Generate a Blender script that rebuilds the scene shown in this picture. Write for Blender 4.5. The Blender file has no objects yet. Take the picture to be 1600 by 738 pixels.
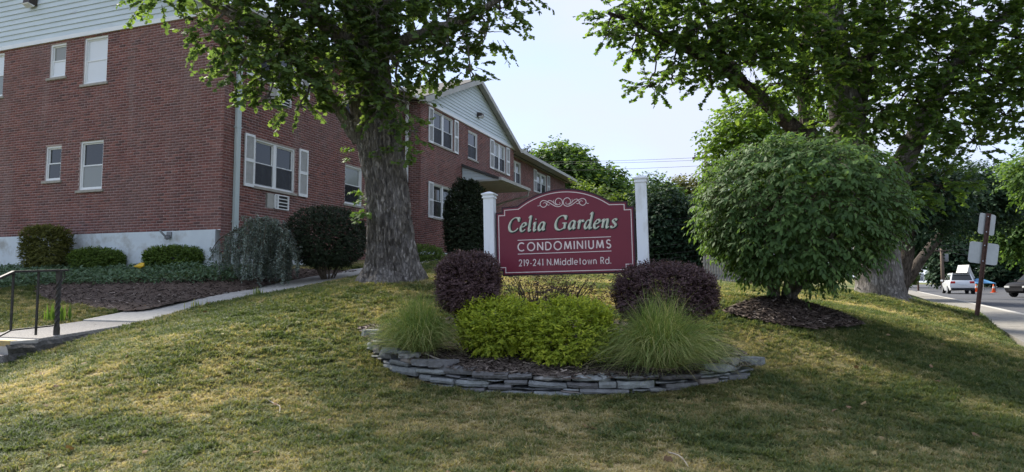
import bpy, bmesh, math, random
import numpy as np
from mathutils import Vector, Matrix, Quaternion
random.seed(7)
rng = np.random.default_rng(11)
R = math.radians
S = bpy.context.scene
COL = S.collection

# ------------------------------------------------------------------ camera
FPX, CX, CY, HORIZON = 1065.0, 800.0, 369.0, 445.0     # focal length in photo pixels, optical axis, horizon row
PITCH = math.atan((HORIZON - CY) / FPX)
EYE = np.array([0.0, 0.0, 1.6])
cd = bpy.data.cameras.new('camera'); cam = bpy.data.objects.new('camera', cd); COL.objects.link(cam)
cam.location = EYE.tolist(); cam.rotation_euler = (R(90) + PITCH, 0, 0)
cd.sensor_width = 36.0; cd.lens = 36.0 * FPX / 1600.0; cd.clip_start = 0.05; cd.clip_end = 3000
S.camera = cam

# ------------------------------------------------------------------ sun and sky
SUN_AZ, SUN_EL = R(-42), R(43)
W = bpy.data.worlds.new('World'); S.world = W; W.use_nodes = True
nt = W.node_tree; nt.nodes.clear()
wo = nt.nodes.new('ShaderNodeOutputWorld'); bg = nt.nodes.new('ShaderNodeBackground'); bg.inputs[1].default_value = 0.050
sky = nt.nodes.new('ShaderNodeTexSky'); sky.sky_type = 'NISHITA'; sky.sun_disc = False
sky.sun_elevation = SUN_EL; sky.sun_rotation = SUN_AZ; sky.air_density = 1.0; sky.altitude = 1500; sky.dust_density = 0.1; sky.ozone_density = 3.0
tc = nt.nodes.new('ShaderNodeTexCoord'); mp = nt.nodes.new('ShaderNodeMapping'); mp.inputs['Scale'].default_value = (1.0, 1.0, 2.6)
mp.inputs['Location'].default_value = (1.7, 0.4, 0.9)
nz = nt.nodes.new('ShaderNodeTexNoise'); nz.inputs['Scale'].default_value = 1.7; nz.inputs['Detail'].default_value = 7; nz.inputs['Roughness'].default_value = 0.52; nz.inputs['Distortion'].default_value = 0.35
rp = nt.nodes.new('ShaderNodeValToRGB'); rp.color_ramp.elements[0].position = 0.40; rp.color_ramp.elements[0].color = (0.70,)*3 + (1,); rp.color_ramp.elements[1].position = 0.60; rp.color_ramp.elements[1].color = (1.0,)*3 + (1,)
mx = nt.nodes.new('ShaderNodeMix'); mx.data_type = 'RGBA'; mx.inputs[7].default_value = (2.5, 2.75, 3.5, 1)
L_ = nt.links.new
L_(tc.outputs['Generated'], mp.inputs['Vector']); L_(mp.outputs[0], nz.inputs['Vector']); L_(nz.outputs[0], rp.inputs[0])
L_(rp.outputs[0], mx.inputs[0]); L_(sky.outputs[0], mx.inputs[6]); L_(mx.outputs[2], bg.inputs[0]); L_(bg.outputs[0], wo.inputs[0])
sd = bpy.data.lights.new('sun', 'SUN'); sun = bpy.data.objects.new('sun', sd); COL.objects.link(sun)
sd.energy = 1.5; sd.angle = R(13); sd.color = (1.0, 0.93, 0.82)
sv = Vector((math.sin(SUN_AZ)*math.cos(SUN_EL), math.cos(SUN_AZ)*math.cos(SUN_EL), math.sin(SUN_EL)))
sun.rotation_euler = sv.to_track_quat('Z', 'Y').to_euler(); sun.location = (sv*60)
S.view_settings.view_transform = 'Standard'; S.view_settings.look = 'None'; S.view_settings.exposure = 2.75; S.view_settings.gamma = 1.0
S.render.engine = 'CYCLES'; S.cycles.use_denoising = True; S.cycles.max_bounces = 9; S.cycles.diffuse_bounces = 6; S.cycles.transparent_max_bounces = 6
S.cycles.caustics_reflective = False; S.cycles.caustics_refractive = False

# ------------------------------------------------------------------ helpers
def at(px, py, Y):
    """World point that a survey of the photograph puts at pixel (px, py) and Y metres ahead."""
    x = (px - CX)/FPX; y = -(py - CY)/FPX
    r = np.array([x, math.cos(PITCH) - y*math.sin(PITCH), math.sin(PITCH) + y*math.cos(PITCH)])
    return EYE + r*(Y/r[1])
def V(p): return Vector([float(c) for c in p])

def link(o, parent=None):
    COL.objects.link(o)
    if parent is not None: o.parent = parent
    return o
def tag(o, label=None, cat=None, group=None, kind=None):
    if label: o['label'] = label
    if cat: o['category'] = cat
    if group: o['group'] = group
    if kind: o['kind'] = kind
    return o
def empty(name, loc, label, cat, group=None):
    o = bpy.data.objects.new(name, None); o.empty_display_size = 0.3
    o.location = [float(c) for c in loc]; link(o); tag(o, label, cat, group)
    return o
PARENT_LOC = {}
def wloc(o):
    v = Vector((0, 0, 0))
    while o is not None: v = v + o.location; o = o.parent
    return v

class MB:
    """Collects faces in world coordinates; build() links them as one mesh (optionally under a parent that only translates)."""
    def __init__(s): s.v = []; s.f = []; s.t = []
    def face(s, pts, tint=None):
        b = len(s.v); s.v += [tuple(float(c) for c in p) for p in pts]; s.f.append(list(range(b, b+len(pts))))
    def add(s, verts, faces):
        b = len(s.v); s.v += [tuple(float(c) for c in p) for p in verts]; s.f += [[b+i for i in f] for f in faces]
    def hexa(s, p):    # 8 points: bottom 4 (ccw), top 4
        s.add(p, [(3,2,1,0),(4,5,6,7),(0,1,5,4),(1,2,6,5),(2,3,7,6),(3,0,4,7)])
    def box(s, x0, x1, y0, y1, z0, z1, F=None):
        p = [(x0,y0,z0),(x1,y0,z0),(x1,y1,z0),(x0,y1,z0),(x0,y0,z1),(x1,y0,z1),(x1,y1,z1),(x0,y1,z1)]
        if F: p = [F(*q) for q in p]
        s.hexa(p)
    def bar(s, a, b, w, h=None, up=(0,0,1)):
        a = V(a); b = V(b); h = h or w; d = (b-a).normalized(); u = Vector(up)
        if abs(d.dot(u)) > .98: u = Vector((0,1,0))
        x = d.cross(u).normalized()*(w/2); y = x.cross(d).normalized()*(h/2)
        s.hexa([a-x-y, a+x-y, a+x+y, a-x+y, b-x-y, b+x-y, b+x+y, b-x+y])
    def tube(s, pts, rad, n=8, cap=True):
        pts = [V(p) for p in pts]; m = len(pts)
        if not hasattr(rad, '__len__'): rad = [rad]*m
        up = Vector((0.13, 0.21, 0.97)); b = len(s.v); x = None
        for i in range(m):
            d = (pts[min(i+1, m-1)] - pts[max(i-1, 0)]).normalized()
            if x is None: x = d.cross(up if abs(d.dot(up)) < .95 else Vector((1,0,0))).normalized()
            else: x = (x - d*x.dot(d)).normalized()
            y = d.cross(x)
            for k in range(n):
                a = 2*math.pi*k/n
                q = pts[i] + (x*math.cos(a) + y*math.sin(a))*rad[i]; s.v.append((q.x, q.y, q.z))
        for i in range(m-1):
            for k in range(n):
                s.f.append([b+i*n+k, b+i*n+(k+1) % n, b+(i+1)*n+(k+1) % n, b+(i+1)*n+k])
        if cap:
            s.f.append([b+k for k in range(n)][::-1]); s.f.append([b+(m-1)*n+k for k in range(n)])
    def build(s, name, mat, parent=None, smooth=False, bevel=0):
        me = bpy.data.meshes.new(name); o = bpy.data.objects.new(name, me); link(o, parent)
        off = wloc(parent) if parent is not None else Vector((0,0,0))
        vs = s.v if off.length == 0 else [(x-off.x, y-off.y, z-off.z) for x, y, z in s.v]
        me.from_pydata(vs, [], s.f); me.update()
        bm = bmesh.new(); bm.from_mesh(me); bmesh.ops.recalc_face_normals(bm, faces=bm.faces); bm.to_mesh(me); bm.free()
        if mat: me.materials.append(mat)
        if smooth: me.polygons.foreach_set('use_smooth', [True]*len(me.polygons))
        if bevel:
            m = o.modifiers.new('bevel', 'BEVEL'); m.width = bevel; m.segments = 2; m.limit_method = 'ANGLE'
        return o

def mesh_np(name, verts, loops, counts, mat, parent=None, tint=None, smooth=False):
    """verts (N,3); loops flat vertex indices; counts loops per face."""
    me = bpy.data.meshes.new(name); o = bpy.data.objects.new(name, me); link(o, parent)
    if parent is not None:
        w = wloc(parent); verts = verts - np.array([w.x, w.y, w.z])
    me.vertices.add(len(verts)); me.vertices.foreach_set('co', np.ascontiguousarray(verts, dtype=np.float32).ravel())
    me.loops.add(len(loops)); me.loops.foreach_set('vertex_index', np.asarray(loops, dtype=np.int32))
    st = np.concatenate([[0], np.cumsum(counts)[:-1]]).astype(np.int32)
    me.polygons.add(len(counts)); me.polygons.foreach_set('loop_start', st)
    if smooth: me.polygons.foreach_set('use_smooth', np.ones(len(counts), dtype=bool))
    me.update(calc_edges=True)
    if tint is not None:
        a = me.attributes.new('tint', 'FLOAT', 'POINT'); a.data.foreach_set('value', np.asarray(tint, dtype=np.float32))
    if mat: me.materials.append(mat)
    return o

def norm(a): return a/np.maximum(np.linalg.norm(a, axis=-1, keepdims=True), 1e-9)

# ------------------------------------------------------------------ numpy value noise
def vnoise2(x, y, seed=0):
    xi = np.floor(x).astype(np.int64); yi = np.floor(y).astype(np.int64); xf = x-xi; yf = y-yi
    def h(a, b):
        n = (a*374761393 + b*668265263 + seed*982451653) & 0x7fffffff
        n = ((n ^ (n >> 13))*1274126177) & 0x7fffffff
        return ((n ^ (n >> 16)) & 0xffff)/65535.0
    u = xf*xf*(3-2*xf); v = yf*yf*(3-2*yf)
    return (h(xi,yi)*(1-u)+h(xi+1,yi)*u)*(1-v) + (h(xi,yi+1)*(1-u)+h(xi+1,yi+1)*u)*v
def fbm(x, y, seed=0, oct=4):
    s = 0; a = 0.5; t = 0
    for i in range(oct):
        s = s + a*vnoise2(x*2**i, y*2**i, seed+i*17); t += a; a *= 0.5
    return s/t

# ------------------------------------------------------------------ materials
def newmat(name):
    m = bpy.data.materials.new(name); m.use_nodes = True; t = m.node_tree; t.nodes.clear()
    o = t.nodes.new('ShaderNodeOutputMaterial'); return m, t, o
def ramp(t, stops):
    r = t.nodes.new('ShaderNodeValToRGB'); e = r.color_ramp.elements
    while len(e) < len(stops): e.new(0.5)
    for k, (p, c) in zip(e, stops): k.position = p; k.color = (*c, 1)
    return r
def mat(name, c, rough=0.7, c2=None, scale=8.0, bump=0.0, bscale=40.0, spec=0.3, metal=0.0, detail=5, wear=None, stretch=None, coat=0.0):
    m, t, o = newmat(name)
    b = t.nodes.new('ShaderNodeBsdfPrincipled'); b.inputs['Roughness'].default_value = rough; b.inputs['Metallic'].default_value = metal
    b.inputs['Specular IOR Level'].default_value = spec; b.inputs['Coat Weight'].default_value = coat
    t.links.new(b.outputs[0], o.inputs[0])
    tc = t.nodes.new('ShaderNodeTexCoord'); src = tc.outputs['Object']
    if stretch:
        mp = t.nodes.new('ShaderNodeMapping'); mp.inputs['Scale'].default_value = stretch; t.links.new(src, mp.inputs[0]); src = mp.outputs[0]
    if c2 is None: c2 = tuple(x*0.82 for x in c)
    n = t.nodes.new('ShaderNodeTexNoise'); n.inputs['Scale'].default_value = scale; n.inputs['Detail'].default_value = detail; n.inputs['Roughness'].default_value = 0.6
    t.links.new(src, n.inputs['Vector'])
    r = ramp(t, [(0.32, c2), (0.68, c)]); t.links.new(n.outputs[0], r.inputs[0]); col = r.outputs[0]
    if wear:   # (colour, scale, threshold): blotches of dirt or wear
        n3 = t.nodes.new('ShaderNodeTexNoise'); n3.inputs['Scale'].default_value = wear[1]; n3.inputs['Detail'].default_value = 7; n3.inputs['Roughness'].default_value = 0.65
        t.links.new(src, n3.inputs['Vector'])
        r3 = ramp(t, [(wear[2], (0,0,0)), (min(1, wear[2]+0.16), (1,1,1))]); t.links.new(n3.outputs[0], r3.inputs[0])
        x = t.nodes.new('ShaderNodeMix'); x.data_type = 'RGBA'; x.inputs[7].default_value = (*wear[0], 1)
        t.links.new(r3.outputs[0], x.inputs[0]); t.links.new(col, x.inputs[6]); col = x.outputs[2]
    t.links.new(col, b.inputs['Base Color'])
    if bump:
        n2 = t.nodes.new('ShaderNodeTexNoise'); n2.inputs['Scale'].default_value = bscale; n2.inputs['Detail'].default_value = 6
        t.links.new(src, n2.inputs['Vector'])
        bp = t.nodes.new('ShaderNodeBump'); bp.inputs['Strength'].default_value = bump; bp.inputs['Distance'].default_value = 0.02
        t.links.new(n2.outputs[0], bp.inputs['Height']); t.links.new(bp.outputs[0], b.inputs['Normal'])
    return m
def leafmat(name, stops, trans=0.35, rough=0.6, instancer=False, tcol=(1.55, 1.5, 0.75), spec=0.18):
    """foliage: colour from each leaf's own tint value, light passing through the blade"""
    m, t, o = newmat(name)
    a = t.nodes.new('ShaderNodeAttribute'); a.attribute_name = 'tint'
    if instancer: a.attribute_type = 'INSTANCER'
    r = ramp(t, stops); t.links.new(a.outputs['Fac'], r.inputs[0])
    b = t.nodes.new('ShaderNodeBsdfPrincipled'); b.inputs['Roughness'].default_value = rough; b.inputs['Specular IOR Level'].default_value = spec
    t.links.new(r.outputs[0], b.inputs['Base Color'])
    tr = t.nodes.new('ShaderNodeBsdfTranslucent'); mm = t.nodes.new('ShaderNodeMix'); mm.data_type = 'RGBA'; mm.blend_type = 'MULTIPLY'; mm.inputs[0].default_value = 1
    mm.inputs[7].default_value = (*tcol, 1); t.links.new(r.outputs[0], mm.inputs[6]); t.links.new(mm.outputs[2], tr.inputs[0])
    x = t.nodes.new('ShaderNodeMixShader'); x.inputs[0].default_value = trans
    t.links.new(b.outputs[0], x.inputs[1]); t.links.new(tr.outputs[0], x.inputs[2]); t.links.new(x.outputs[0], o.inputs[0])
    return m
M = {}
M['white'] = mat('white_vinyl', (.72,.74,.73), .45, (.66,.69,.69), 3, wear=((.5,.52,.5), 2.2, .62))
M['post'] = mat('post_vinyl', (.74,.77,.80), .35, (.68,.72,.76), 4, wear=((.52,.53,.51), 5, .54), stretch=(1,1,.25))
M['siding'] = mat('siding_vinyl', (.56,.63,.65), .5, (.50,.57,.59), 1.3, wear=((.42,.46,.47), 1.1, .60), stretch=(1,1,4))
M['trim'] = mat('weathered_trim', (.40,.40,.37), .6, (.32,.32,.29), 3)
M['stucco'] = mat('foundation_paint', (.58,.64,.66), .85, (.52,.58,.61), 2.4, bump=.25, bscale=30, wear=((.36,.37,.35), 1.7, .52))
M['mortar'] = mat('mortar', (.43,.33,.305), .9, (.33,.255,.235), 5, bump=.3, bscale=80, wear=((.2,.15,.14), .7, .55))
M['sill'] = mat('stone_sill', (.36,.34,.29), .8, (.26,.25,.22), 9, bump=.2)
M['dark'] = mat('dark_metal', (.02,.02,.022), .5)
M['bronze'] = mat('bronze_lamp', (.05,.04,.035), .5)
M['shingle'] = mat('roof_shingle', (.085,.083,.08), .9, (.05,.05,.05), 30, bump=.3)
M['downspout'] = mat('downspout_paint', (.46,.53,.52), .45, (.40,.47,.47), 3, stretch=(1,1,.2))
M['concrete'] = mat('concrete', (.46,.44,.40), .9, (.34,.33,.30), 14, bump=.3, bscale=90, wear=((.22,.21,.19), 1.6, .58))
M['aggregate'] = mat('exposed_aggregate', (.42,.40,.37), .9, (.16,.15,.14), 75, bump=.6, bscale=90, detail=2, wear=((.2,.19,.17), 2.2, .6))
M['rough_concrete'] = mat('crumbled_concrete', (.12,.115,.105), .95, (.035,.035,.03), 16, bump=.9, bscale=35)
M['yellow'] = mat('yellow_paint', (.50,.36,.10), .8, (.30,.25,.14), 12, bump=.2, wear=((.3,.28,.24), 6, .55))
M['iron'] = mat('railing_iron', (.045,.043,.04), .55, (.025,.024,.022), 20, wear=((.10,.09,.08), 9, .6))
M['asphalt'] = mat('asphalt', (.085,.088,.095), .9, (.06,.062,.068), 30, bump=.25, bscale=200, wear=((.05,.05,.055), .5, .55))
M['walk'] = mat('sidewalk_concrete', (.25,.235,.205), .9, (.18,.17,.15), 9, bump=.2, bscale=60, wear=((.19,.18,.15), 1.2, .58))
M['maroon'] = mat('sign_maroon', (.165,.016,.035), .45, (.138,.013,.030), 2.5, spec=.35, wear=((.19,.033,.05), 2.6, .58))
M['signedge'] = mat('sign_edge', (.035,.012,.022), .5)
M['cream'] = mat('sign_cream', (.72,.62,.60), .5)
M['black'] = mat('letter_black', (.012,.014,.013), .5)
M['sage'] = mat('letter_silver', (.40,.45,.36), .35, (.30,.35,.28), 14)
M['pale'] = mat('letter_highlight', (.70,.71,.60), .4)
M['twig'] = mat('twig_bark', (.10,.08,.06), .9)
M['stick'] = mat('dead_stick', (.48,.43,.36), .8, (.32,.28,.23), 20)
M['mulch'] = mat('mulch', (.16,.115,.088), .95, (.06,.043,.034), 45, bump=1.0, bscale=70)
M['mulchlight'] = mat('mulch_grey', (.21,.17,.14), .95, (.08,.063,.052), 40, bump=1.0, bscale=70)
M['rust'] = mat('rusty_steel', (.11,.06,.045), .8, (.05,.03,.024), 18, bump=.3)
M['alu'] = mat('sign_back_aluminium', (.42,.44,.43), .45, (.35,.37,.365), 5, metal=.3, wear=((.28,.3,.3), 3, .58))
M['signwhite'] = mat('sign_white', (.7,.74,.78), .5)
M['pole'] = mat('utility_pole_wood', (.16,.12,.09), .9, (.08,.06,.05), 12, stretch=(1,1,.1))
M['grey'] = mat('grey_equipment', (.22,.23,.24), .5)
M['wire'] = mat('wire', (.03,.03,.035), .6)
M['fence'] = mat('weathered_fence', (.30,.29,.28), .9, (.2,.19,.18), 6)
M['tyre'] = mat('tyre', (.02,.02,.02), .85)
M['rim'] = mat('rim', (.45,.46,.48), .35, metal=.7)
M['carwhite'] = mat('car_white', (.72,.74,.76), .25, (.70,.72,.74), 2, coat=.6)
M['carblack'] = mat('car_black', (.010,.010,.012), .6, spec=.15)
M['tail'] = mat('tail_light', (.45,.02,.02), .25)
M['lamp'] = mat('headlight', (.7,.7,.68), .15)
M['orange'] = mat('cone_orange', (.75,.13,.03), .6)
M['blue'] = mat('blue_tarp', (.10,.28,.50), .6)
M['purewhite'] = mat('white_paint', (.62,.62,.60), .6)
M['bag'] = mat('yellow_wrapper', (.65,.42,.03), .45)
def barkmat(name, c, c2, sc):
    m, t, o = newmat(name); b = t.nodes.new('ShaderNodeBsdfPrincipled'); b.inputs['Roughness'].default_value = .95; b.inputs['Specular IOR Level'].default_value = .15
    g = t.nodes.new('ShaderNodeNewGeometry'); mp = t.nodes.new('ShaderNodeMapping'); mp.inputs['Scale'].default_value = (1, 1, .24); t.links.new(g.outputs['Position'], mp.inputs[0])
    n1 = t.nodes.new('ShaderNodeTexNoise'); n1.inputs['Scale'].default_value = sc; n1.inputs['Detail'].default_value = 8; n1.inputs['Roughness'].default_value = .72; n1.inputs['Distortion'].default_value = .6; t.links.new(mp.outputs[0], n1.inputs[0])
    v = t.nodes.new('ShaderNodeTexVoronoi'); v.feature = 'DISTANCE_TO_EDGE'; v.inputs['Scale'].default_value = sc*1.1; ad = t.nodes.new('ShaderNodeVectorMath'); ad.operation = 'MULTIPLY_ADD'; ad.inputs[1].default_value = (.10,.10,.10)
    t.links.new(n1.outputs['Color'], ad.inputs[0]); t.links.new(mp.outputs[0], ad.inputs[2]); t.links.new(ad.outputs[0], v.inputs['Vector'])
    rv = ramp(t, [(0, (0,0,0)), (.16, (1,1,1))]); t.links.new(v.outputs['Distance'], rv.inputs[0])
    r = ramp(t, [(.36, c2), (.50, tuple((a+d)/2 for a, d in zip(c, c2))), (.62, c)]); t.links.new(n1.outputs[0], r.inputs[0])
    n3 = t.nodes.new('ShaderNodeTexNoise'); n3.inputs['Scale'].default_value = 2.2; n3.inputs['Detail'].default_value = 5; t.links.new(g.outputs['Position'], n3.inputs[0]); r3 = ramp(t, [(.35, (.62,.60,.56)), (.7, (1.15,1.15,1.15))]); t.links.new(n3.outputs[0], r3.inputs[0])
    x = t.nodes.new('ShaderNodeMix'); x.data_type = 'RGBA'; x.blend_type = 'MULTIPLY'; x.inputs[0].default_value = 1; t.links.new(r.outputs[0], x.inputs[6]); t.links.new(r3.outputs[0], x.inputs[7]); t.links.new(x.outputs[2], b.inputs['Base Color'])
    mu = t.nodes.new('ShaderNodeMath'); mu.operation = 'MULTIPLY_ADD'; mu.inputs[1].default_value = .6; t.links.new(rv.outputs[0], mu.inputs[0]); t.links.new(n1.outputs[0], mu.inputs[2])
    bp = t.nodes.new('ShaderNodeBump'); bp.inputs['Strength'].default_value = 1.0; bp.inputs['Distance'].default_value = .06; t.links.new(mu.outputs[0], bp.inputs['Height']); t.links.new(bp.outputs[0], b.inputs['Normal']); t.links.new(b.outputs[0], o.inputs[0]); return m
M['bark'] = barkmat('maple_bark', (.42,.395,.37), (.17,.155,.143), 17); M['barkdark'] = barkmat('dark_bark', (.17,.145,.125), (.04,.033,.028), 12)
def glass(name, base, rough=.04):
    m, t, o = newmat(name); b = t.nodes.new('ShaderNodeBsdfPrincipled'); b.inputs['Base Color'].default_value = (*base, 1)
    b.inputs['Roughness'].default_value = rough; b.inputs['IOR'].default_value = 1.5; b.inputs['Specular IOR Level'].default_value = .55
    n = t.nodes.new('ShaderNodeTexNoise'); n.inputs['Scale'].default_value = 1.4; bp = t.nodes.new('ShaderNodeBump'); bp.inputs['Strength'].default_value = .06
    c = t.nodes.new('ShaderNodeTexCoord'); t.links.new(c.outputs['Object'], n.inputs[0]); t.links.new(n.outputs[0], bp.inputs['Height']); t.links.new(bp.outputs[0], b.inputs['Normal'])
    t.links.new(b.outputs[0], o.inputs[0]); return m
M['glass'] = glass('window_glass', (.02,.024,.026))
M['shade'] = glass('pale_toned_glass', (.62,.66,.68), .12)  # pane itself coloured near white, nothing modelled behind it
M['greypane'] = glass('grey_toned_glass', (.20,.215,.20), .08)  # grey of blinds and painted tree reflections, put into the pane colour
M['screen'] = mat('insect_screen', (.045,.047,.05), .7)
M['louvre'] = mat('louvre_shade', (.50,.51,.49), .6)
def brickmat(name, perobj):
    m, t, o = newmat(name); b = t.nodes.new('ShaderNodeBsdfPrincipled'); b.inputs['Roughness'].default_value = .88; b.inputs['Specular IOR Level'].default_value = .2
    if perobj: a = t.nodes.new('ShaderNodeObjectInfo'); s = a.outputs['Random']
    else: a = t.nodes.new('ShaderNodeAttribute'); a.attribute_name = 'tint'; s = a.outputs['Fac']
    r = ramp(t, [(0.0, (.095,.052,.049)), (.12, (.135,.063,.056)), (.45, (.170,.073,.063)), (.8, (.198,.083,.070)), (1, (.24,.105,.085))]); t.links.new(s, r.inputs[0])
    g = t.nodes.new('ShaderNodeNewGeometry'); n = t.nodes.new('ShaderNodeTexNoise'); n.inputs['Scale'].default_value = .55; n.inputs['Detail'].default_value = 8; n.inputs['Roughness'].default_value = .62
    t.links.new(g.outputs['Position'], n.inputs[0]); r2 = ramp(t, [(.44, (0,0,0)), (.70, (.75,)*3)]); t.links.new(n.outputs[0], r2.inputs[0])
    x = t.nodes.new('ShaderNodeMix'); x.data_type = 'RGBA'; x.inputs[7].default_value = (.175,.11,.10, 1); t.links.new(r2.outputs[0], x.inputs[0]); t.links.new(r.outputs[0], x.inputs[6])
    mpv = t.nodes.new('ShaderNodeMapping'); mpv.inputs['Scale'].default_value = (1, 1, .14); t.links.new(g.outputs['Position'], mpv.inputs[0]); nv = t.nodes.new('ShaderNodeTexNoise'); nv.inputs['Scale'].default_value = 1.9; nv.inputs['Detail'].default_value = 6; nv.inputs['Roughness'].default_value = .6; t.links.new(mpv.outputs[0], nv.inputs[0])
    rvv = ramp(t, [(.52, (0,0,0)), (.76, (.6,)*3)]); t.links.new(nv.outputs[0], rvv.inputs[0]); xv = t.nodes.new('ShaderNodeMix'); xv.data_type = 'RGBA'; xv.inputs[7].default_value = (.235,.165,.15,1); t.links.new(rvv.outputs[0], xv.inputs[0]); t.links.new(x.outputs[2], xv.inputs[6]); x = xv
    n2 = t.nodes.new('ShaderNodeTexNoise'); n2.inputs['Scale'].default_value = 45; n2.inputs['Detail'].default_value = 5; t.links.new(g.outputs['Position'], n2.inputs[0])
    y = t.nodes.new('ShaderNodeMix'); y.data_type = 'RGBA'; y.blend_type = 'OVERLAY'; y.inputs[0].default_value = .55; t.links.new(x.outputs[2], y.inputs[6]); t.links.new(n2.outputs[0], y.inputs[7])
    t.links.new(y.outputs[2], b.inputs['Base Color'])
    bp = t.nodes.new('ShaderNodeBump'); bp.inputs['Strength'].default_value = .4; bp.inputs['Distance'].default_value = .01; t.links.new(n2.outputs[0], bp.inputs['Height']); t.links.new(bp.outputs[0], b.inputs['Normal'])
    t.links.new(b.outputs[0], o.inputs[0]); return m
M['brick'] = brickmat('brick', False); M['brick1'] = brickmat('single_brick', True)
def stonemat():
    m, t, o = newmat('slate'); b = t.nodes.new('ShaderNodeBsdfPrincipled'); b.inputs['Roughness'].default_value = .8
    a = t.nodes.new('ShaderNodeObjectInfo'); r = ramp(t, [(0, (.10,.095,.095)), (.25, (.16,.165,.168)), (.55, (.205,.220,.220)), (.8, (.27,.288,.285)), (.93, (.21,.185,.165)), (1, (.24,.20,.175))]); t.links.new(a.outputs['Random'], r.inputs[0])
    c = t.nodes.new('ShaderNodeNewGeometry'); n = t.nodes.new('ShaderNodeTexNoise'); n.inputs['Scale'].default_value = 14; n.inputs['Detail'].default_value = 8; n.inputs['Roughness'].default_value = .7
    t.links.new(c.outputs['Position'], n.inputs[0]); y = t.nodes.new('ShaderNodeMix'); y.data_type = 'RGBA'; y.blend_type = 'OVERLAY'; y.inputs[0].default_value = .8
    t.links.new(r.outputs[0], y.inputs[6]); t.links.new(n.outputs[0], y.inputs[7]); t.links.new(y.outputs[2], b.inputs['Base Color'])
    bp = t.nodes.new('ShaderNodeBump'); bp.inputs['Strength'].default_value = .8; bp.inputs['Distance'].default_value = .02; n2 = t.nodes.new('ShaderNodeTexNoise'); n2.inputs['Scale'].default_value = 30; n2.inputs['Detail'].default_value = 7
    t.links.new(c.outputs['Position'], n2.inputs[0]); t.links.new(n2.outputs[0], bp.inputs['Height']); t.links.new(bp.outputs[0], b.inputs['Normal']); t.links.new(b.outputs[0], o.inputs[0]); return m
M['stone'] = stonemat()
M['maple'] = leafmat('maple_leaves', [(0,(.058,.098,.040)),(.45,(.100,.162,.058)),(.8,(.14,.21,.066)),(1,(.20,.27,.08))], .56)
M['maplesprout'] = leafmat('maple_sprout_leaves', [(0,(.07,.14,.03)),(1,(.17,.27,.06))], .4)
M['maple2'] = leafmat('street_maple_leaves', [(0,(.055,.104,.030)),(.45,(.098,.170,.044)),(.8,(.14,.22,.052)),(1,(.21,.29,.065))], .58)
M['bright'] = leafmat('backlit_tree_leaves', [(0,(.06,.12,.02)),(.5,(.11,.19,.03)),(1,(.18,.27,.045))], .5)
M['viburnum'] = leafmat('viburnum_leaves', [(0,(.045,.088,.030)),(.5,(.088,.158,.050)),(.85,(.125,.21,.066)),(1,(.19,.28,.085))], .38, .6)
M['gold'] = leafmat('golden_leaves', [(0,(.14,.20,.03)),(.4,(.30,.37,.045)),(.8,(.47,.51,.06)),(1,(.60,.60,.09))], .40)
M['purple'] = leafmat('barberry_leaves', [(0,(.050,.030,.033)),(.5,(.110,.068,.072)),(.85,(.175,.115,.112)),(1,(.25,.175,.155))], .2)
M['darkshrub'] = leafmat('dark_evergreen_leaves', [(0,(.016,.023,.014)),(.6,(.035,.052,.028)),(1,(.065,.10,.045))], .12)
M['hedge'] = leafmat('hedge_leaves', [(0,(.045,.075,.018)),(.5,(.095,.155,.03)),(.85,(.16,.24,.045)),(1,(.26,.33,.07))], .3)
M['boxwood'] = leafmat('yellowing_hedge_leaves', [(0,(.06,.065,.02)),(.5,(.125,.135,.036)),(.85,(.21,.22,.05)),(1,(.31,.29,.09))], .3)
M['blueweep'] = leafmat('blue_cedar_needles', [(0,(.09,.12,.105)),(.6,(.19,.235,.205)),(1,(.31,.36,.32))], .15)
M['cover'] = leafmat('ground_cover_leaves', [(0,(.04,.075,.04)),(.5,(.09,.15,.08)),(1,(.17,.24,.14))], .2, .4)
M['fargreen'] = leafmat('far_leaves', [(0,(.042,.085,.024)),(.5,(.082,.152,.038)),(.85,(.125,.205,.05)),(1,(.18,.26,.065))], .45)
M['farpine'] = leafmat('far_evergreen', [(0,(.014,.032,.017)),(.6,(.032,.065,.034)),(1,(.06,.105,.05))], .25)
M['litter'] = leafmat('dry_leaves', [(0,(.10,.06,.035)),(.5,(.24,.16,.09)),(.8,(.34,.27,.14)),(1,(.16,.20,.07))], .1, .8)
M['fountain'] = leafmat('fountain_grass', [(0,(.10,.16,.045)),(.5,(.20,.28,.085)),(.82,(.31,.36,.13)),(1,(.54,.47,.24))], .42)
M['blade'] = leafmat('lawn_blades', [(0,(.075,.110,.042)),(.3,(.135,.165,.066)),(.55,(.225,.225,.105)),(.8,(.35,.31,.175)),(1,(.50,.43,.27))], .38, .6, instancer=True)

# ================================================================== terrain
PHI = R(20.4)
U = np.array([math.sin(PHI), math.cos(PHI), 0.0]); N = np.array([math.cos(PHI), -math.sin(PHI), 0.0])   # along the street front / out of it
C0 = at(345, 358, 16.0); C0[2] = 0.0           # near corner of the building, in plan
EDGE = np.array([[-3,-12],[3,0],[9,12],[15,23.5],[34,60],[55,100],[76,140],[320,600]], float)   # lawn side of the pavement
ROADZ = np.array([[-20,.0],[0,.12],[8,.28],[12,.44],[15,.60],[23.5,.66],[60,.87],[100,1.1],[160,1.5],[700,2.5]])
def roadz(y): return np.interp(y, ROADZ[:,0], ROADZ[:,1])
def edge_x(y): return np.interp(y, EDGE[:,1], EDGE[:,0])
PA = np.array([-6.17, 8.95]); PU = U[:2]; PL = np.array([-PU[1], PU[0]])      # walkway: near right corner, direction, left
def pathz(s): return np.interp(s, [-3,0,1.5,4.4,9,16], [.88,.90,1.02,1.40,1.98,2.62])
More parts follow.
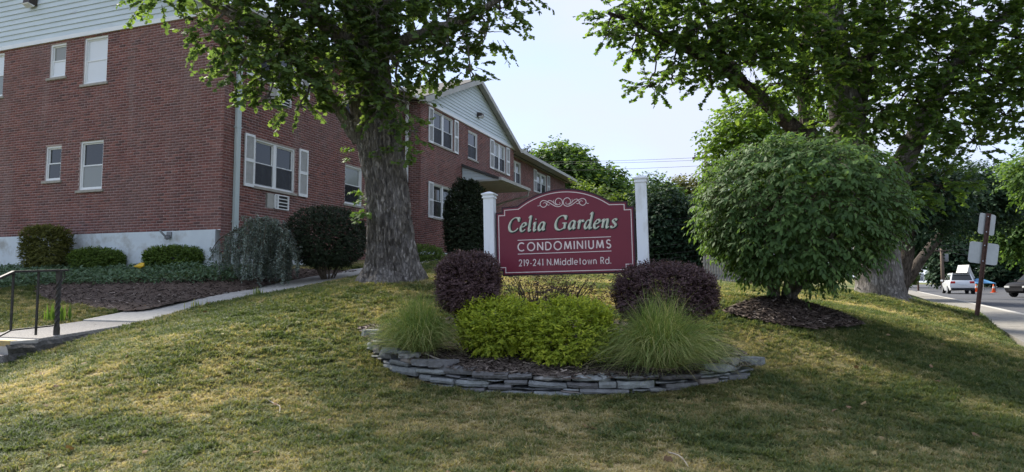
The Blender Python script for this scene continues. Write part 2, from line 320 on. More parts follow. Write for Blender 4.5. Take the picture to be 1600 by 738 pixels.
CPS = [at(*q) for q in [(0,738,4.7),(400,738,4.65),(800,738,4.6),(1200,738,4.7),(1600,738,5.0),(0,640,6.1),(1600,640,6.8),
    (570,553,8.0),(640,597,7.15),(720,613,6.8),(800,619,6.62),(920,622,6.5),(1040,615,6.6),(1110,600,6.85),(1185,582,7.4),
    (300,540,7.6),(160,552,7.9),(66,552,8.9),(30,568,8.5),(0,590,7.9),(400,520,8.2),(500,500,9.0),(450,462,11.0),(560,442,11.3),(615,434,11.5),(670,440,11.3),
    (200,476,12.0),(100,452,14.4),(240,446,14.2),(345,421,15.6),(0,421,18.2),(180,421,17.0),(430,424,16.2),(500,415,19.0),(640,401,23.0),(720,398,27.0),
    (1150,462,12.0),(1130,450,20.0),(1110,436,34.0),(1000,440,24.0),(1225,476,10.0),(1330,503,9.8),(1300,472,13.5),(1380,464,15.3),(1450,560,8.8),(1300,560,7.9),(1500,602,7.5),(1500,522,11.2),
    (1440,496,13.6),(1420,476,19.0)]]
CPS += [np.array(q, float) for q in [(0,0,0),(-8,0,.1),(-14,3,.3),(-10,6,.5),(-7.6,7.4,.45),(0,8.9,1.08),(-1.5,9.6,1.3),(1.5,9.6,1.22),(3.3,8.8,1.05),(0,15,1.75),(4,16,1.6),(9,26,1.4),(-12,12,1.15),(-14,17,1.9),(-30,10,1.6),(-30,30,2.6),(0,34,2.8),(10,45,2.4),(-40,80,5.0),(20,80,3.0),
    (8.6,12,.55),(14.6,23.5,.75),(33.5,60,1.0),(52,100,1.3),(3.2,1.2,.12),(6.0,6.2,.33),(-60,-10,0),(60,20,1.0),(120,140,3.5),(80,90,2.0),(-60,140,8)]]
for s_ in (2.0, 4.4, 7, 10, 13):
    q = PA + PU*s_; CPS.append(np.array([q[0]+.25, q[1]-.1, pathz(s_)+.04])); q = q + PL*1.5; CPS.append(np.array([q[0], q[1], pathz(s_)+.02]))
CPS = np.array(CPS)
def _U(r2): return np.where(r2 > 1e-12, 0.5*r2*np.log(np.maximum(r2, 1e-12)), 0.0)
def _tps(P):
    n = len(P); K = _U(((P[:,None,:2]-P[None,:,:2])**2).sum(-1)) + np.eye(n)*0.04
    Q = np.c_[np.ones(n), P[:,:2]]; A = np.zeros((n+3, n+3)); A[:n,:n] = K; A[:n,n:] = Q; A[n:,:n] = Q.T
    return np.linalg.solve(A, np.r_[P[:,2], 0, 0, 0])
TW = _tps(CPS)
def H(x, y):
    x = np.asarray(x, float); y = np.asarray(y, float); sh = np.broadcast(x, y).shape
    X = np.broadcast_to(x, sh).ravel(); Yv = np.broadcast_to(y, sh).ravel()
    k = np.exp(-(np.maximum(np.hypot(X*.7, Yv-30)-95, 0)/60.0)**2); Xc = np.clip(X, -60, 120); Yc = np.clip(Yv, -12, 140)
    out = np.empty(len(X))
    for a in range(0, len(X), 20000):
        r2 = (Xc[a:a+20000,None]-CPS[None,:,0])**2 + (Yc[a:a+20000,None]-CPS[None,:,1])**2
        out[a:a+20000] = _U(r2)@TW[:len(CPS)] + TW[-3] + TW[-2]*Xc[a:a+20000] + TW[-1]*Yc[a:a+20000]
    out = out*k + 3.0*(1-k)
    d = (X - edge_x(Yv))*0.88
    rz = roadz(Yv)
    t = np.clip(d/0.25 + 1, 0, 1)                    # the bank meets the pavement, then dips under it
    out = out*(1-t) + (rz+.015)*t
    out = np.where(d > .03, rz - .10, out)
    out = np.where(d > 19, rz - .10 + np.clip((d-19)/30, 0, 1)*1.2 + .14, out)
    return out.reshape(sh)
def Hs(x, y): return float(H(np.array([x]), np.array([y]))[0])
def ground(px, py, y0=4.0, y1=60.0):
    r = at(px, py, 1.0) - EYE; ys = np.arange(y0, y1, .05)
    p = EYE[None] + r[None]*ys[:,None]; h = H(p[:,0], p[:,1]); k = np.argmax(p[:,2] <= h)
    return np.array([p[k,0], p[k,1], h[k]])
def inside(poly, x, y):
    poly = np.asarray(poly); c = np.zeros(np.shape(x), bool); n = len(poly)
    for i in range(n):
        x0, y0 = poly[i][:2]; x1, y1 = poly[(i+1) % n][:2]
        if y0 == y1: continue
        hit = ((y0 > y) != (y1 > y)) & (x < (x1-x0)*(y-y0)/(y1-y0)+x0); c ^= hit
    return c
def smooth_poly(pts, n=8):
    P = np.asarray(pts, float)[:, :2]; m = len(P); out = []
    for i in range(m):
        a, b, c, d = P[i-1], P[i], P[(i+1) % m], P[(i+2) % m]
        for k in range(n):
            t = k/n; out.append(.5*((2*b)+(c-a)*t+(2*a-5*b+4*c-d)*t*t+(3*b-a-3*c+d)*t**3))
    return np.array(out)

# planting bed in front of the sign: front arc follows the slate edging
ARC = np.array([at(*q)[:2] for q in [(572,540,8.15),(592,560,7.72),(640,580,7.25),(720,590,6.88),(800,596,6.70),(900,600,6.56),(1000,598,6.55),(1070,592,6.68),(1130,583,6.95),(1178,568,7.45)]])
BED = smooth_poly(np.vstack([ARC, [[2.35,8.6],[1.2,9.15],[0,9.3],[-1.2,9.1],[-1.9,8.7]]]), 6)
def bedz(x, y):
    """mulch surface: level behind the slate edging, merging with the lawn at the back"""
    x = np.asarray(x, float); y = np.asarray(y, float)
    t = np.clip((y-6.4)/2.9, 0, 1); z = .695 + t*.36 + .10*np.clip((-x-.9)/1.0, 0, 1) - .02*np.clip(x-1.6, 0, 1)
    return np.maximum(z + .03*(fbm(x*3, y*3, 5)-.5), H(x, y)+.012)
MULCH_L = smooth_poly([ground(*q) for q in [(66,466),(140,481),(205,487),(255,479),(330,464),(400,452),(455,438),(520,432),(560,424),(470,421),(400,428),(300,436),(150,441),(60,446)]], 4)
COVER_L = smooth_poly([ground(*q) for q in [(-40,452),(40,449),(110,446),(200,446),(300,444),(380,440),(440,434),(432,424),(345,421),(250,421),(120,422),(0,424),(-60,428)]], 4)
RING = smooth_poly([ground(*q) for q in [(1130,492),(1180,480),(1225,476),(1280,484),(1340,506),(1345,516),(1290,520),(1220,512),(1160,500)]], 4)
RINGC = np.array(ground(1232, 487)[:2])
def path_coords(x, y):
    dx = x-PA[0]; dy = y-PA[1]; return dx*PU[0]+dy*PU[1], dx*PL[0]+dy*PL[1]

# ------------------------------------------------ lawn sheet
def spaced(lo, hi, a, b, fine, far_lo, far_hi):
    core = list(np.arange(a, b, fine)); d = fine; x = b
    up = []
    while x < far_hi: up.append(x); d *= 1.13; x += d
    dn = []; d = fine; x = a-fine
    while x > far_lo: dn.append(x); d *= 1.13; x -= d
    return np.array(dn[::-1] + core + up + [far_hi])
gx = spaced(0, 0, -10, 12, .125, -700, 700); gy = spaced(0, 0, 3.5, 16, .125, -60, 900)
GX, GY = np.meshgrid(gx, gy)
GZ = H(GX, GY)
inb = inside(BED, GX, GY); GZ = np.where(inb, np.minimum(GZ, bedz(GX, GY)-.06), GZ)
ps, pl = path_coords(GX, GY); onp = (ps > -1.0) & (ps < 16) & (pl > -.02) & (pl < 1.3)
GZ = np.where(onp, np.minimum(GZ, pathz(ps)-.10), GZ)
GZ = GZ + .02*(fbm(GX*1.6, GY*1.6, 3)-.5)*(np.hypot(GX, GY) < 40)*(GX < edge_x(GY))
def dryness(x, y):
    b = fbm(x*.55+3, y*.75+1, 21, 4); s = fbm(x*2.6, y*3.2, 33, 3); c = fbm(x*8.5, y*9.5, 51, 2)
    v = .47 + 1.15*(b-.5) + .9*(s-.5) + .55*(c-.5)
    v = v + .20*np.exp(-((x+3.0)/2.6)**2-((y-5.8)/1.4)**2) + .12*np.exp(-((x-.6)/1.2)**2-((y-5.0)/.7)**2) - .10*np.clip((x-1.5)/4, 0, 1) + .06*np.clip((y-9)/4, 0, 1)
    return np.clip(v, 0, 1)
ny, nx = GX.shape; idx = np.arange(ny*nx).reshape(ny, nx)
q = np.stack([idx[:-1,:-1], idx[:-1,1:], idx[1:,1:], idx[1:,:-1]], -1).reshape(-1, 4)
m, t, o = newmat('lawn_ground'); b = t.nodes.new('ShaderNodeBsdfPrincipled'); b.inputs['Roughness'].default_value = .95; b.inputs['Specular IOR Level'].default_value = .1
a = t.nodes.new('ShaderNodeAttribute'); a.attribute_name = 'tint'; g = t.nodes.new('ShaderNodeNewGeometry')
n1 = t.nodes.new('ShaderNodeTexNoise'); n1.inputs['Scale'].default_value = 22; n1.inputs['Detail'].default_value = 8; n1.inputs['Roughness'].default_value = .7; t.links.new(g.outputs['Position'], n1.inputs[0])
ad = t.nodes.new('ShaderNodeMath'); ad.operation = 'MULTIPLY_ADD'; ad.inputs[1].default_value = .9; ad.inputs[2].default_value = -.45; t.links.new(n1.outputs[0], ad.inputs[0])
sm = t.nodes.new('ShaderNodeMath'); sm.operation = 'ADD'; t.links.new(ad.outputs[0], sm.inputs[0]); t.links.new(a.outputs['Fac'], sm.inputs[1])
r = ramp(t, [(.1,(.055,.08,.028)),(.45,(.13,.135,.055)),(.75,(.25,.21,.10)),(1,(.36,.29,.16))]); t.links.new(sm.outputs[0], r.inputs[0]); t.links.new(r.outputs[0], b.inputs['Base Color'])
bp = t.nodes.new('ShaderNodeBump'); bp.inputs['Strength'].default_value = .8; bp.inputs['Distance'].default_value = .03; n2 = t.nodes.new('ShaderNodeTexNoise'); n2.inputs['Scale'].default_value = 60; n2.inputs['Detail'].default_value = 5
t.links.new(g.outputs['Position'], n2.inputs[0]); t.links.new(n2.outputs[0], bp.inputs['Height']); t.links.new(bp.outputs[0], b.inputs['Normal']); t.links.new(b.outputs[0], o.inputs[0])
M['lawn'] = m
lawn = mesh_np('lawn', np.stack([GX, GY, GZ], -1).reshape(-1, 3), q.ravel(), np.full(len(q), 4), M['lawn'], tint=dryness(GX, GY).ravel(), smooth=True)
tag(lawn, 'patchy green and straw coloured lawn sloping up to the brick building', 'lawn', kind='structure')

# ------------------------------------------------ pavement, kerb, road
def strip(name, off0, off1, dz0, dz1, mat_, ys, thick=0.0):
    mb = MB(); pts = []
    for y in ys:
        ex = float(edge_x(y)); z = float(roadz(y)); pts.append(((ex+off0/.88, y, z+dz0), (ex+off1/.88, y, z+dz1)))
    for (a, b_), (c, d) in zip(pts[:-1], pts[1:]): mb.face([a, b_, d, c])
    return mb.build(name, mat_)
ysr = list(np.arange(-12, 60, 1.5)) + list(np.arange(60, 600, 12))
tag(strip('road', 1.62, 19.2, 0, 0, M['asphalt'], ysr), 'grey asphalt road running away past the trees', 'road', kind='structure')
side = empty('pavement', (9, 12, .44), 'pale concrete pavement along the kerb below the lawn bank', 'pavement'); side['kind'] = 'structure'
y = -4.0
while y < 70:
    mb = MB(); L = 1.45
    p = [np.array([edge_x(yy)+o_/.88, yy, roadz(yy)+.11]) for yy, o_ in ((y, .0), (y, 1.4), (y+L-.02, 1.4), (y+L-.02, .0))]
    mb.hexa([p_-np.array([0,0,.25]) for p_ in p] + p); mb.build('paving_slab', M['walk'], side)
    if y < 60:
        mb = MB(); p = [np.array([edge_x(yy)+o_/.88, yy, roadz(yy)+.115]) for yy, o_ in ((y, 1.42), (y, 1.6), (y+L-.02, 1.6), (y+L-.02, 1.42))]
        mb.hexa([p_-np.array([0,0,.3]) for p_ in p] + p); mb.build('kerb_stone', M['concrete'], side)
    y += L
# verge beyond the road with the speed sign
def drape(name, poly, zf, off, mat_, cell=.08, parent=None):
    poly = np.asarray(poly); x0, y0 = poly[:, :2].min(0); x1, y1 = poly[:, :2].max(0)
    xs = np.arange(x0-cell, x1+cell, cell); ys = np.arange(y0-cell, y1+cell, cell); X, Y = np.meshgrid(xs, ys)
    Z = zf(X, Y) + off; I = np.arange(X.size).reshape(X.shape)
    cx = (X[:-1,:-1]+X[1:,1:])/2; cy = (Y[:-1,:-1]+Y[1:,1:])/2
    k = inside(poly, cx + .06*(fbm(cx*5, cy*5, 9)-.5), cy + .06*(fbm(cx*5, cy*5, 19)-.5))
    Q = np.stack([I[:-1,:-1], I[:-1,1:], I[1:,1:], I[1:,:-1]], -1)[k]
    used = np.unique(Q); mp_ = np.zeros(X.size, int); mp_[used] = np.arange(len(used))
    return mesh_np(name, np.stack([X, Y, Z], -1).reshape(-1, 3)[used], mp_[Q].ravel(), np.full(len(Q), 4), mat_, parent, smooth=True)
def rz(x, y): return H(x, y) + .012 + .03*(fbm(x*4, y*4, 8)-.4)
def ringz(x, y):
    d = np.hypot((x-RINGC[0])/1.15, (y-RINGC[1])/.75); return H(x, y) + .02 + .14*np.exp(-d*d*1.6) + .03*(fbm(x*5, y*5, 8)-.5)
tag(drape('mulch', BED, bedz, 0, M['mulchlight'], .06), 'brown bark mulch behind the slate edging round the sign', 'mulch', kind='structure')
tag(drape('mulch', MULCH_L, rz, 0, M['mulch'], .07), 'dark mulch strip between the walkway and the ground cover', 'mulch', kind='structure')
tag(drape('mulch', RING, ringz, 0, M['mulch'], .06), 'mounded dark mulch ring under the round leafy shrub', 'mulch', kind='structure')

def chips(name, poly, zf, n, mat_, label, smin=.012, smax=.05):
    poly = np.asarray(poly); x0, y0 = poly[:, :2].min(0); x1, y1 = poly[:, :2].max(0)
    X = rng.uniform(x0, x1, n*2); Y = rng.uniform(y0, y1, n*2); k = inside(poly, X, Y); X = X[k][:n]; Y = Y[k][:n]; n = len(X)
    P = np.stack([X, Y, zf(X, Y)+rng.uniform(.001, .015, n)], -1); a = rng.uniform(0, 6.28, n); L = rng.uniform(smin, smax, n); w = rng.uniform(.003, .010, n)
    d = np.stack([np.cos(a), np.sin(a), rng.uniform(-.4, .4, n)], -1)*L[:,None]; s = np.stack([-np.sin(a), np.cos(a), rng.uniform(-.5, .5, n)], -1)*w[:,None]
    Vx = np.stack([P-d-s, P+d-s, P+d+s, P-d+s], 1).reshape(-1, 3)
    o = mesh_np(name, Vx, np.arange(4*n), np.full(n, 4), mat_, tint=np.repeat(rng.random(n), 4)); tag(o, label, 'mulch chips', kind='stuff'); return o
M['chip'] = leafmat('bark_chips', [(0,(.02,.016,.014)),(.5,(.07,.052,.042)),(.85,(.15,.12,.10)),(1,(.36,.30,.25))], 0.0, .9)
chips('mulch_chips', BED, bedz, 11000, M['chip'], 'loose bark chips scattered over the sign bed')
chips('mulch_chips', MULCH_L, rz, 7000, M['chip'], 'loose bark chips beside the walkway')
chips('mulch_chips', RING, ringz, 4000, M['chip'], 'loose bark chips under the round shrub')

# ------------------------------------------------ walkway, landing and steps
walk = empty('walkway', (PA[0], PA[1], .9), 'narrow concrete walkway rising from the steps towards the entrance', 'walkway'); walk['kind'] = 'structure'
def pp(s, l, dz=0): q_ = PA + PU*s + PL*l; return np.array([q_[0], q_[1], float(pathz(s))+dz])
def slab(s0, s1, name, mat_, parent, thick=.16, l0=0.0, l1=1.25, dz=0):
    mb = MB(); top = [pp(s0, l0, dz), pp(s0, l1, dz), pp(s1, l1, dz), pp(s1, l0, dz)]
    mb.hexa([p_-np.array([0,0,thick]) for p_ in top] + top); return mb.build(name, mat_, parent, bevel=.008)
slab(.02, 1.55, 'landing_slab', M['aggregate'], walk, .42)
s_ = 1.57
while s_ < 13: slab(s_, s_+1.2, 'paving_slab', M['concrete'], walk, dz=.02); s_ += 1.215
steps = empty('concrete_steps', (PA[0], PA[1], .4), 'concrete steps with worn yellow nosing below the iron handrail', 'steps')
for k in range(3):
    z1 = .895 - .165*k; mb = MB()
    f = lambda l, s, z: (PA[0]+PU[0]*s+PL[0]*l, PA[1]+PU[1]*s+PL[1]*l, z)
    mb.box(0, 1.25, -.34*k-.34, -.34*k+.01, z1-.55, z1-.005, F=f); mb.build('step', M['aggregate'] if k else M['concrete'], steps, bevel=.01)
    if k == 0:
        mb = MB(); mb.box(.02, 1.24, -.345, -.25, z1-.07, z1, F=f); mb.build('yellow_nosing', M['yellow'], steps, bevel=.006)
mb = MB(); n_ = 26; ptsa = []
for i in range(n_):                                    # broken edge of the landing above the lawn
    s0 = -.42 + i*(2.0/n_); zt = float(pathz(s0)) - .03 - .02*random.random() if s0 > 0 else .86 - .02*random.random()
    zt -= max(0, s0-.9)*.02
    row = []
    for zz, out in ((zt, .015), (zt-.05, .05+.05*random.random()), (zt-.12, .04+.06*random.random()), (zt-.20, .08+.06*random.random()), (zt-.36, .10)):
        row.append((PA[0]+PU[0]*s0-PL[0]*out, PA[1]+PU[1]*s0-PL[1]*out, zz))
    ptsa.append(row)
for a_, b_ in zip(ptsa[:-1], ptsa[1:]):
    for k in range(4): mb.face([a_[k], b_[k], b_[k+1], a_[k+1]])
mb.build('crumbled_side', M['rough_concrete'], steps)

# handrail
rail = empty('handrail', pp(.30, .09), 'dark iron handrail with twisted newel post beside the walkway steps', 'handrail')
def rp_(s, z, l=.08): q_ = PA + PU*s + PL*l; return np.array([q_[0], q_[1], z])
mb = MB(); z0 = float(pathz(.3)); p0 = rp_(.30, z0); p1 = rp_(.30, z0+.86)
n_ = 60; rows = []
for i in range(n_+1):                                  # twisted square bar
    t_ = i/n_; a0 = 0 if t_ < .15 else (t_-.15)*math.pi*5 if t_ < .85 else .7*math.pi*5; w = .024 if .12 < t_ < .88 else .028
    rows.append([(p0[0]+w*1.41*math.cos(a0+math.pi/4+k*math.pi/2), p0[1]+w*1.41*math.sin(a0+math.pi/4+k*math.pi/2), z0+.86*t_) for k in range(4)])
for a_, b_ in zip(rows[:-1], rows[1:]):
    for k in range(4): mb.face([a_[k], a_[(k+1) % 4], b_[(k+1) % 4], b_[k]])
mb.build('newel_post', M['iron'], rail)
top = [rp_(.42, z0+.875), rp_(-.30, z0+.84), rp_(-1.25, z0+.37)]; low = [rp_(.30, z0+.13), rp_(-.30, z0+.10), rp_(-1.25, z0-.36)]
mb = MB()
for a_, b_ in zip(top[:-1], top[1:]): mb.bar(a_, b_, .055, .028)
mb.build('top_rail', M['iron'], rail)
mb = MB()
for a_, b_ in zip(low[:-1], low[1:]): mb.bar(a_, b_, .03, .018)
mb.build('bottom_rail', M['iron'], rail)
for s_ in (.02, -.30, -.55, -.80, -1.05):
    zt = np.interp(-s_, [-.42,.30,1.25], [z0+.87, z0+.84, z0+.37]); zb = np.interp(-s_, [-.30,.30,1.25], [z0+.13, z0+.10, z0-.36])
    mb = MB(); mb.bar(rp_(s_, zb-(.1 if s_ > -.1 else 0)), rp_(s_, zt), .022); mb.build('baluster', M['iron'], rail)
mb = MB(); mb.tube([rp_(.36, z0+.86), rp_(.38, z0+.78), rp_(.33, z0+.70), rp_(.31, z0+.62)], .008, 6); mb.build('scroll_bracket', M['iron'], rail)

# ================================================================== apartment building
ZF, ZT = 2.90, 8.18                    # top of the foundation, top of the brickwork
bld = empty('apartment_building', (C0[0], C0[1], 2.0), 'two storey red brick apartment building with pale sided gables and white shutters', 'building')
def FRONT(off=0.0):
    return lambda u, d, z: (C0[0]+U[0]*u+N[0]*(d+off), C0[1]+U[1]*u+N[1]*(d+off), z)
def GABLE(ubase=0.0, noff=0.0):        # walls that face the camera: u runs away from the street, d comes out towards the camera
    return lambda u, d, z: (C0[0]+U[0]*(ubase-d)+N[0]*(noff-u), C0[1]+U[1]*(ubase-d)+N[1]*(noff-u), z)
ALLB = []
def wall(F, u0, u1, z0, z1, holes, depth=.14):
    """mortar sheet with openings and reveals; the bricks stand 7 mm proud of it"""
    us = sorted({u0, u1, *[h[0] for h in holes], *[h[1] for h in holes]}); zs = sorted({z0, z1, *[h[2] for h in holes], *[h[3] for h in holes]})
    mb = MB()
    for a, b_ in zip(us[:-1], us[1:]):
        for c, d in zip(zs[:-1], zs[1:]):
            um, zm = (a+b_)/2, (c+d)/2
            if any(h[0] < um < h[1] and h[2] < zm < h[3] for h in holes): continue
            mb.face([F(a,0,c), F(b_,0,c), F(b_,0,d), F(a,0,d)])
    for h in holes:
        a, b_, c, d = h[:4]
        for p, q_ in (((a,c),(a,d)), ((b_,c),(b_,d)), ((a,d),(b_,d)), ((a,c),(b_,c))):
            mb.face([F(p[0],0,p[1]), F(q_[0],0,q_[1]), F(q_[0],-depth,q_[1]), F(p[0],-depth,p[1])])
    o = mb.build('brick_wall', M['mortar'], bld)
    ch = .0677; bl = .2000; jt = .0127; k = 0; z = z0+.004
    while z + ch - .008 <= z1:
        zb0, zb1 = z, z+ch-jt; zm = (zb0+zb1)/2
        spans = [(u0, u1)]
        for h in holes:
            if h[2]-.01 < zm < h[3]+.01:
                ns = []
                for a, b_ in spans:
                    if h[1] <= a or h[0] >= b_: ns.append((a, b_)); continue
                    if h[0] > a: ns.append((a, h[0]))
                    if h[1] < b_: ns.append((h[1], b_))
                spans = ns
        off = (bl+jt)/2 if k % 2 else 0.0
        for a, b_ in spans:
            i = math.floor((a-off)/(bl+jt))
            while True:
                l = max(a, off+i*(bl+jt)); r = min(b_, off+i*(bl+jt)+bl); i += 1
                if l >= b_-.004: break
                if r-l < .02: continue
                ALLB.append((F, l, r, zb0, zb1, o))
        z += ch; k += 1
    return o

def window(F, u0, u1, z0, z1, double=False, up='glass', lo='screen', sill=True, d=-.085, header=False):
    c = F((u0+u1)/2, 0, z0); fw = .05
    mb = MB()
    for b_ in ((u0, u0+fw, z0, z1), (u1-fw, u1, z0, z1), (u0+fw, u1-fw, z1-fw, z1), (u0+fw, u1-fw, z0, z0+.045)): mb.box(b_[0], b_[1], d-.03, d+.055, b_[2], b_[3], F=F)
    um = (u0+u1)/2
    if double: mb.box(um-.06, um+.06, d-.03, d+.05, z0+.045, z1-fw, F=F)
    w = mb.build('window', M['white'], bld)
    for a, b_ in ([(u0+fw, um-.06), (um+.06, u1-fw)] if double else [(u0+fw, u1-fw)]):
        za, zb = z0+.045, z1-fw; zm = (za+zb)/2; r = .032
        for nm, c0, c1, dd, mt in (('upper_sash', zm-.02, zb, d+.0, up), ('lower_sash', za, zm+.02, d+.022, lo)):
            mb = MB()
            for q_ in ((a, a+r, c0, c1), (b_-r, b_, c0, c1), (a+r, b_-r, c1-r, c1), (a+r, b_-r, c0, c0+r)): mb.box(q_[0], q_[1], dd-.02, dd+.012, q_[2], q_[3], F=F)
            mb.build(nm, M['white'], w)
            mb = MB(); mb.box(a+r, b_-r, dd-.012, dd-.004, c0+r, c1-r, F=F); mb.build('pane', M['glass' if mt == 'screen' else mt], w)
            if mt == 'screen':
                mb = MB(); mb.face([F(a+.01,d+.036,c0+.012), F(b_-.01,d+.036,c0+.012), F(b_-.01,d+.036,c1-.02), F(a+.01,d+.036,c1-.02)]); mb.build('insect_screen', M['mesh'], w)
    if sill:
        mb = MB(); mb.box(u0-.07, u1+.07, -.06, .045, z0-.07, z0-.002, F=F); mb.build('sill', M['sill'], w, bevel=.006)
    return w
m, t, o = newmat('screen_mesh'); b = t.nodes.new('ShaderNodeBsdfDiffuse'); b.inputs[0].default_value = (.05,.052,.055,1); tr = t.nodes.new('ShaderNodeBsdfTransparent'); x = t.nodes.new('ShaderNodeMixShader'); x.inputs[0].default_value = .5
n = t.nodes.new('ShaderNodeTexNoise'); n.inputs['Scale'].default_value = 3; r = ramp(t, [(.3,(.45,)*3),(.7,(.62,)*3)]); t.links.new(n.outputs[0], r.inputs[0]); t.links.new(r.outputs[0], x.inputs[0])
t.links.new(tr.outputs[0], x.inputs[1]); t.links.new(b.outputs[0], x.inputs[2]); t.links.new(x.outputs[0], o.inputs[0]); M['mesh'] = m

def shutter(F, u0, u1, z0, z1):
    mb = MB(); f = .045
    zm = z0 + (z1-z0)*.50
    for q_ in ((u0, u0+f, z0, z1), (u1-f, u1, z0, z1), (u0+f, u1-f, z1-.06, z1), (u0+f, u1-f, z0, z0+.075), (u0+f, u1-f, zm-.04, zm+.04)): mb.box(q_[0], q_[1], .009, .045, q_[2], q_[3], F=F)
    s = mb.build('shutter', M['white'], bld)
    mb = MB()
    for a, b_ in ((z0+.075, zm-.04), (zm+.04, z1-.06)):
        n_ = int((b_-a)/.033)
        for i in range(n_):
            z = a + (b_-a)*i/n_; h = (b_-a)/n_
            mb.face([F(u0+f,.036,z), F(u1-f,.036,z), F(u1-f,.014,z+h*1.15), F(u0+f,.014,z+h*1.15)])
    mb.build('louvres', M['louvre'], s); return s

def clapboards(F, uc, half, z0, rise, name_wall_mat='siding', exp=.135, eave_ext=0.0):
    root = MB(); root.box(uc-half-eave_ext, uc+half+eave_ext, .0, .05, z0-.02, z0+.09, F=F); s = root.build('gable_siding', M['white'], bld)
    z = z0+.09; back = MB(); back.face([F(uc-half,0.004,z0), F(uc+half,.004,z0), F(uc,.004,z0+rise)]); back.build('sheathing', M['siding'], s)
    while z < z0+rise-.03:
        z1 = min(z+exp, z0+rise-.01); h0 = half*(1-(z-z0)/rise); h1 = half*(1-(z1-z0)/rise); h1 = max(h1, .01)
        mb = MB(); mb.hexa([F(uc-h0,.008,z), F(uc+h0,.008,z), F(uc+h0,.045,z), F(uc-h0,.045,z), F(uc-h1,.008,z1+.012), F(uc+h1,.008,z1+.012), F(uc+h1,.016,z1+.012), F(uc-h1,.016,z1+.012)])
        mb.build('siding_board', M['siding'], s); z += exp
    return s
def flood_light(F, u, z):
    mb = MB(); mb.hexa([F(u-.16,.05,z-.06), F(u+.16,.05,z-.06), F(u+.13,.26,z-.03), F(u-.13,.26,z-.03), F(u-.16,.05,z+.14), F(u+.16,.05,z+.14), F(u+.13,.24,z+.10), F(u-.13,.24,z+.10)])
    w = mb.build('flood_light', M['bronze'], bld, bevel=.01)
    mb = MB(); mb.hexa([F(u-.14,.12,z-.10), F(u+.14,.12,z-.10), F(u+.12,.27,z-.05), F(u-.12,.27,z-.05), F(u-.14,.1,z-.055), F(u+.14,.1,z-.055), F(u+.12,.28,z-.025), F(u-.12,.28,z-.025)]); mb.build('lens', M['lamp'], w)
def gable_roof(F, uc, half, z0, rise, d_out, d_back, over=.25, th=.12):
    for sg in (-1, 1):
        def P(k, d, dz):   # k from 0 at ridge to 1 at the eave line
            return F(uc+sg*half*k, d, z0+rise*(1-k)+dz)
        ke = 1+over/half; mb = MB()
        mb.hexa([P(0,d_back,.06), P(ke,d_back,.06), P(ke,d_out,.06), P(0,d_out,.06), P(0,d_back,.06+th), P(ke,d_back,.06+th), P(ke,d_out,.06+th), P(0,d_out,.06+th)])
        rf = mb.build('roof', M['shingle'], bld)
        mb = MB(); a = d_out+.003
        mb.hexa([P(0,a,-.06), P(ke,a,-.06), P(ke,a+.025,-.06), P(0,a+.025,-.06), P(0,a,.15), P(ke,a,.15), P(ke,a+.025,.15), P(0,a+.025,.15)]); mb.build('rake_board', M['trim'], rf)
        mb = MB(); mb.hexa([P(0,.06,.02), P(ke,.06,.02), P(ke,d_out,.02), P(0,d_out,.02), P(0,.06,.05), P(ke,.06,.05), P(ke,d_out,.05), P(0,d_out,.05)]); mb.build('soffit', M['trim'], rf)

# --- end wall towards the camera
G = GABLE()
WL = [(5.45,6.05,4.36,5.30), (3.92,4.76,4.05,5.34), (5.45,6.07,7.17,8.10), (3.92,4.78,6.86,8.12), (7.90,8.75,6.86,8.12), (7.90,8.75,4.05,5.34)]
wall(G, 0.0, 13.5, ZF, ZT, WL)
window(G, *WL[0], up='glass', lo='glass'); window(G, *WL[1], up='glass', lo='greypane'); window(G, *WL[2], up='greypane', lo='shade'); window(G, *WL[3], up='shade', lo='shade')
window(G, *WL[4], up='shade', lo='greypane'); window(G, *WL[5])
clapboards(G, 6.75, 6.75, ZT+.005, 2.75, exp=.145); flood_light(G, 6.76, 9.30); gable_roof(G, 6.75, 6.75, ZT, 2.75, .32, -30)
mb = MB(); mb.box(.13, 13.5, -.2, .035, 1.2, ZF+.0, F=G); fo = mb.build('foundation', M['stucco'], bld)
mb = MB(); mb.box(1.46, 1.60, .035, .07, 2.74, 2.88, F=G); mb.box(1.49, 1.57, .07, .16, 2.70, 2.80, F=G); mb.tube([G(1.52,.14,2.74), G(1.57,.22,2.83), G(1.63,.24,2.90)], .025, 8); mb.tube([G(1.50,.13,2.74), G(1.44,.20,2.70)], .035, 8); mb.build('outdoor_light', M['grey'], bld)
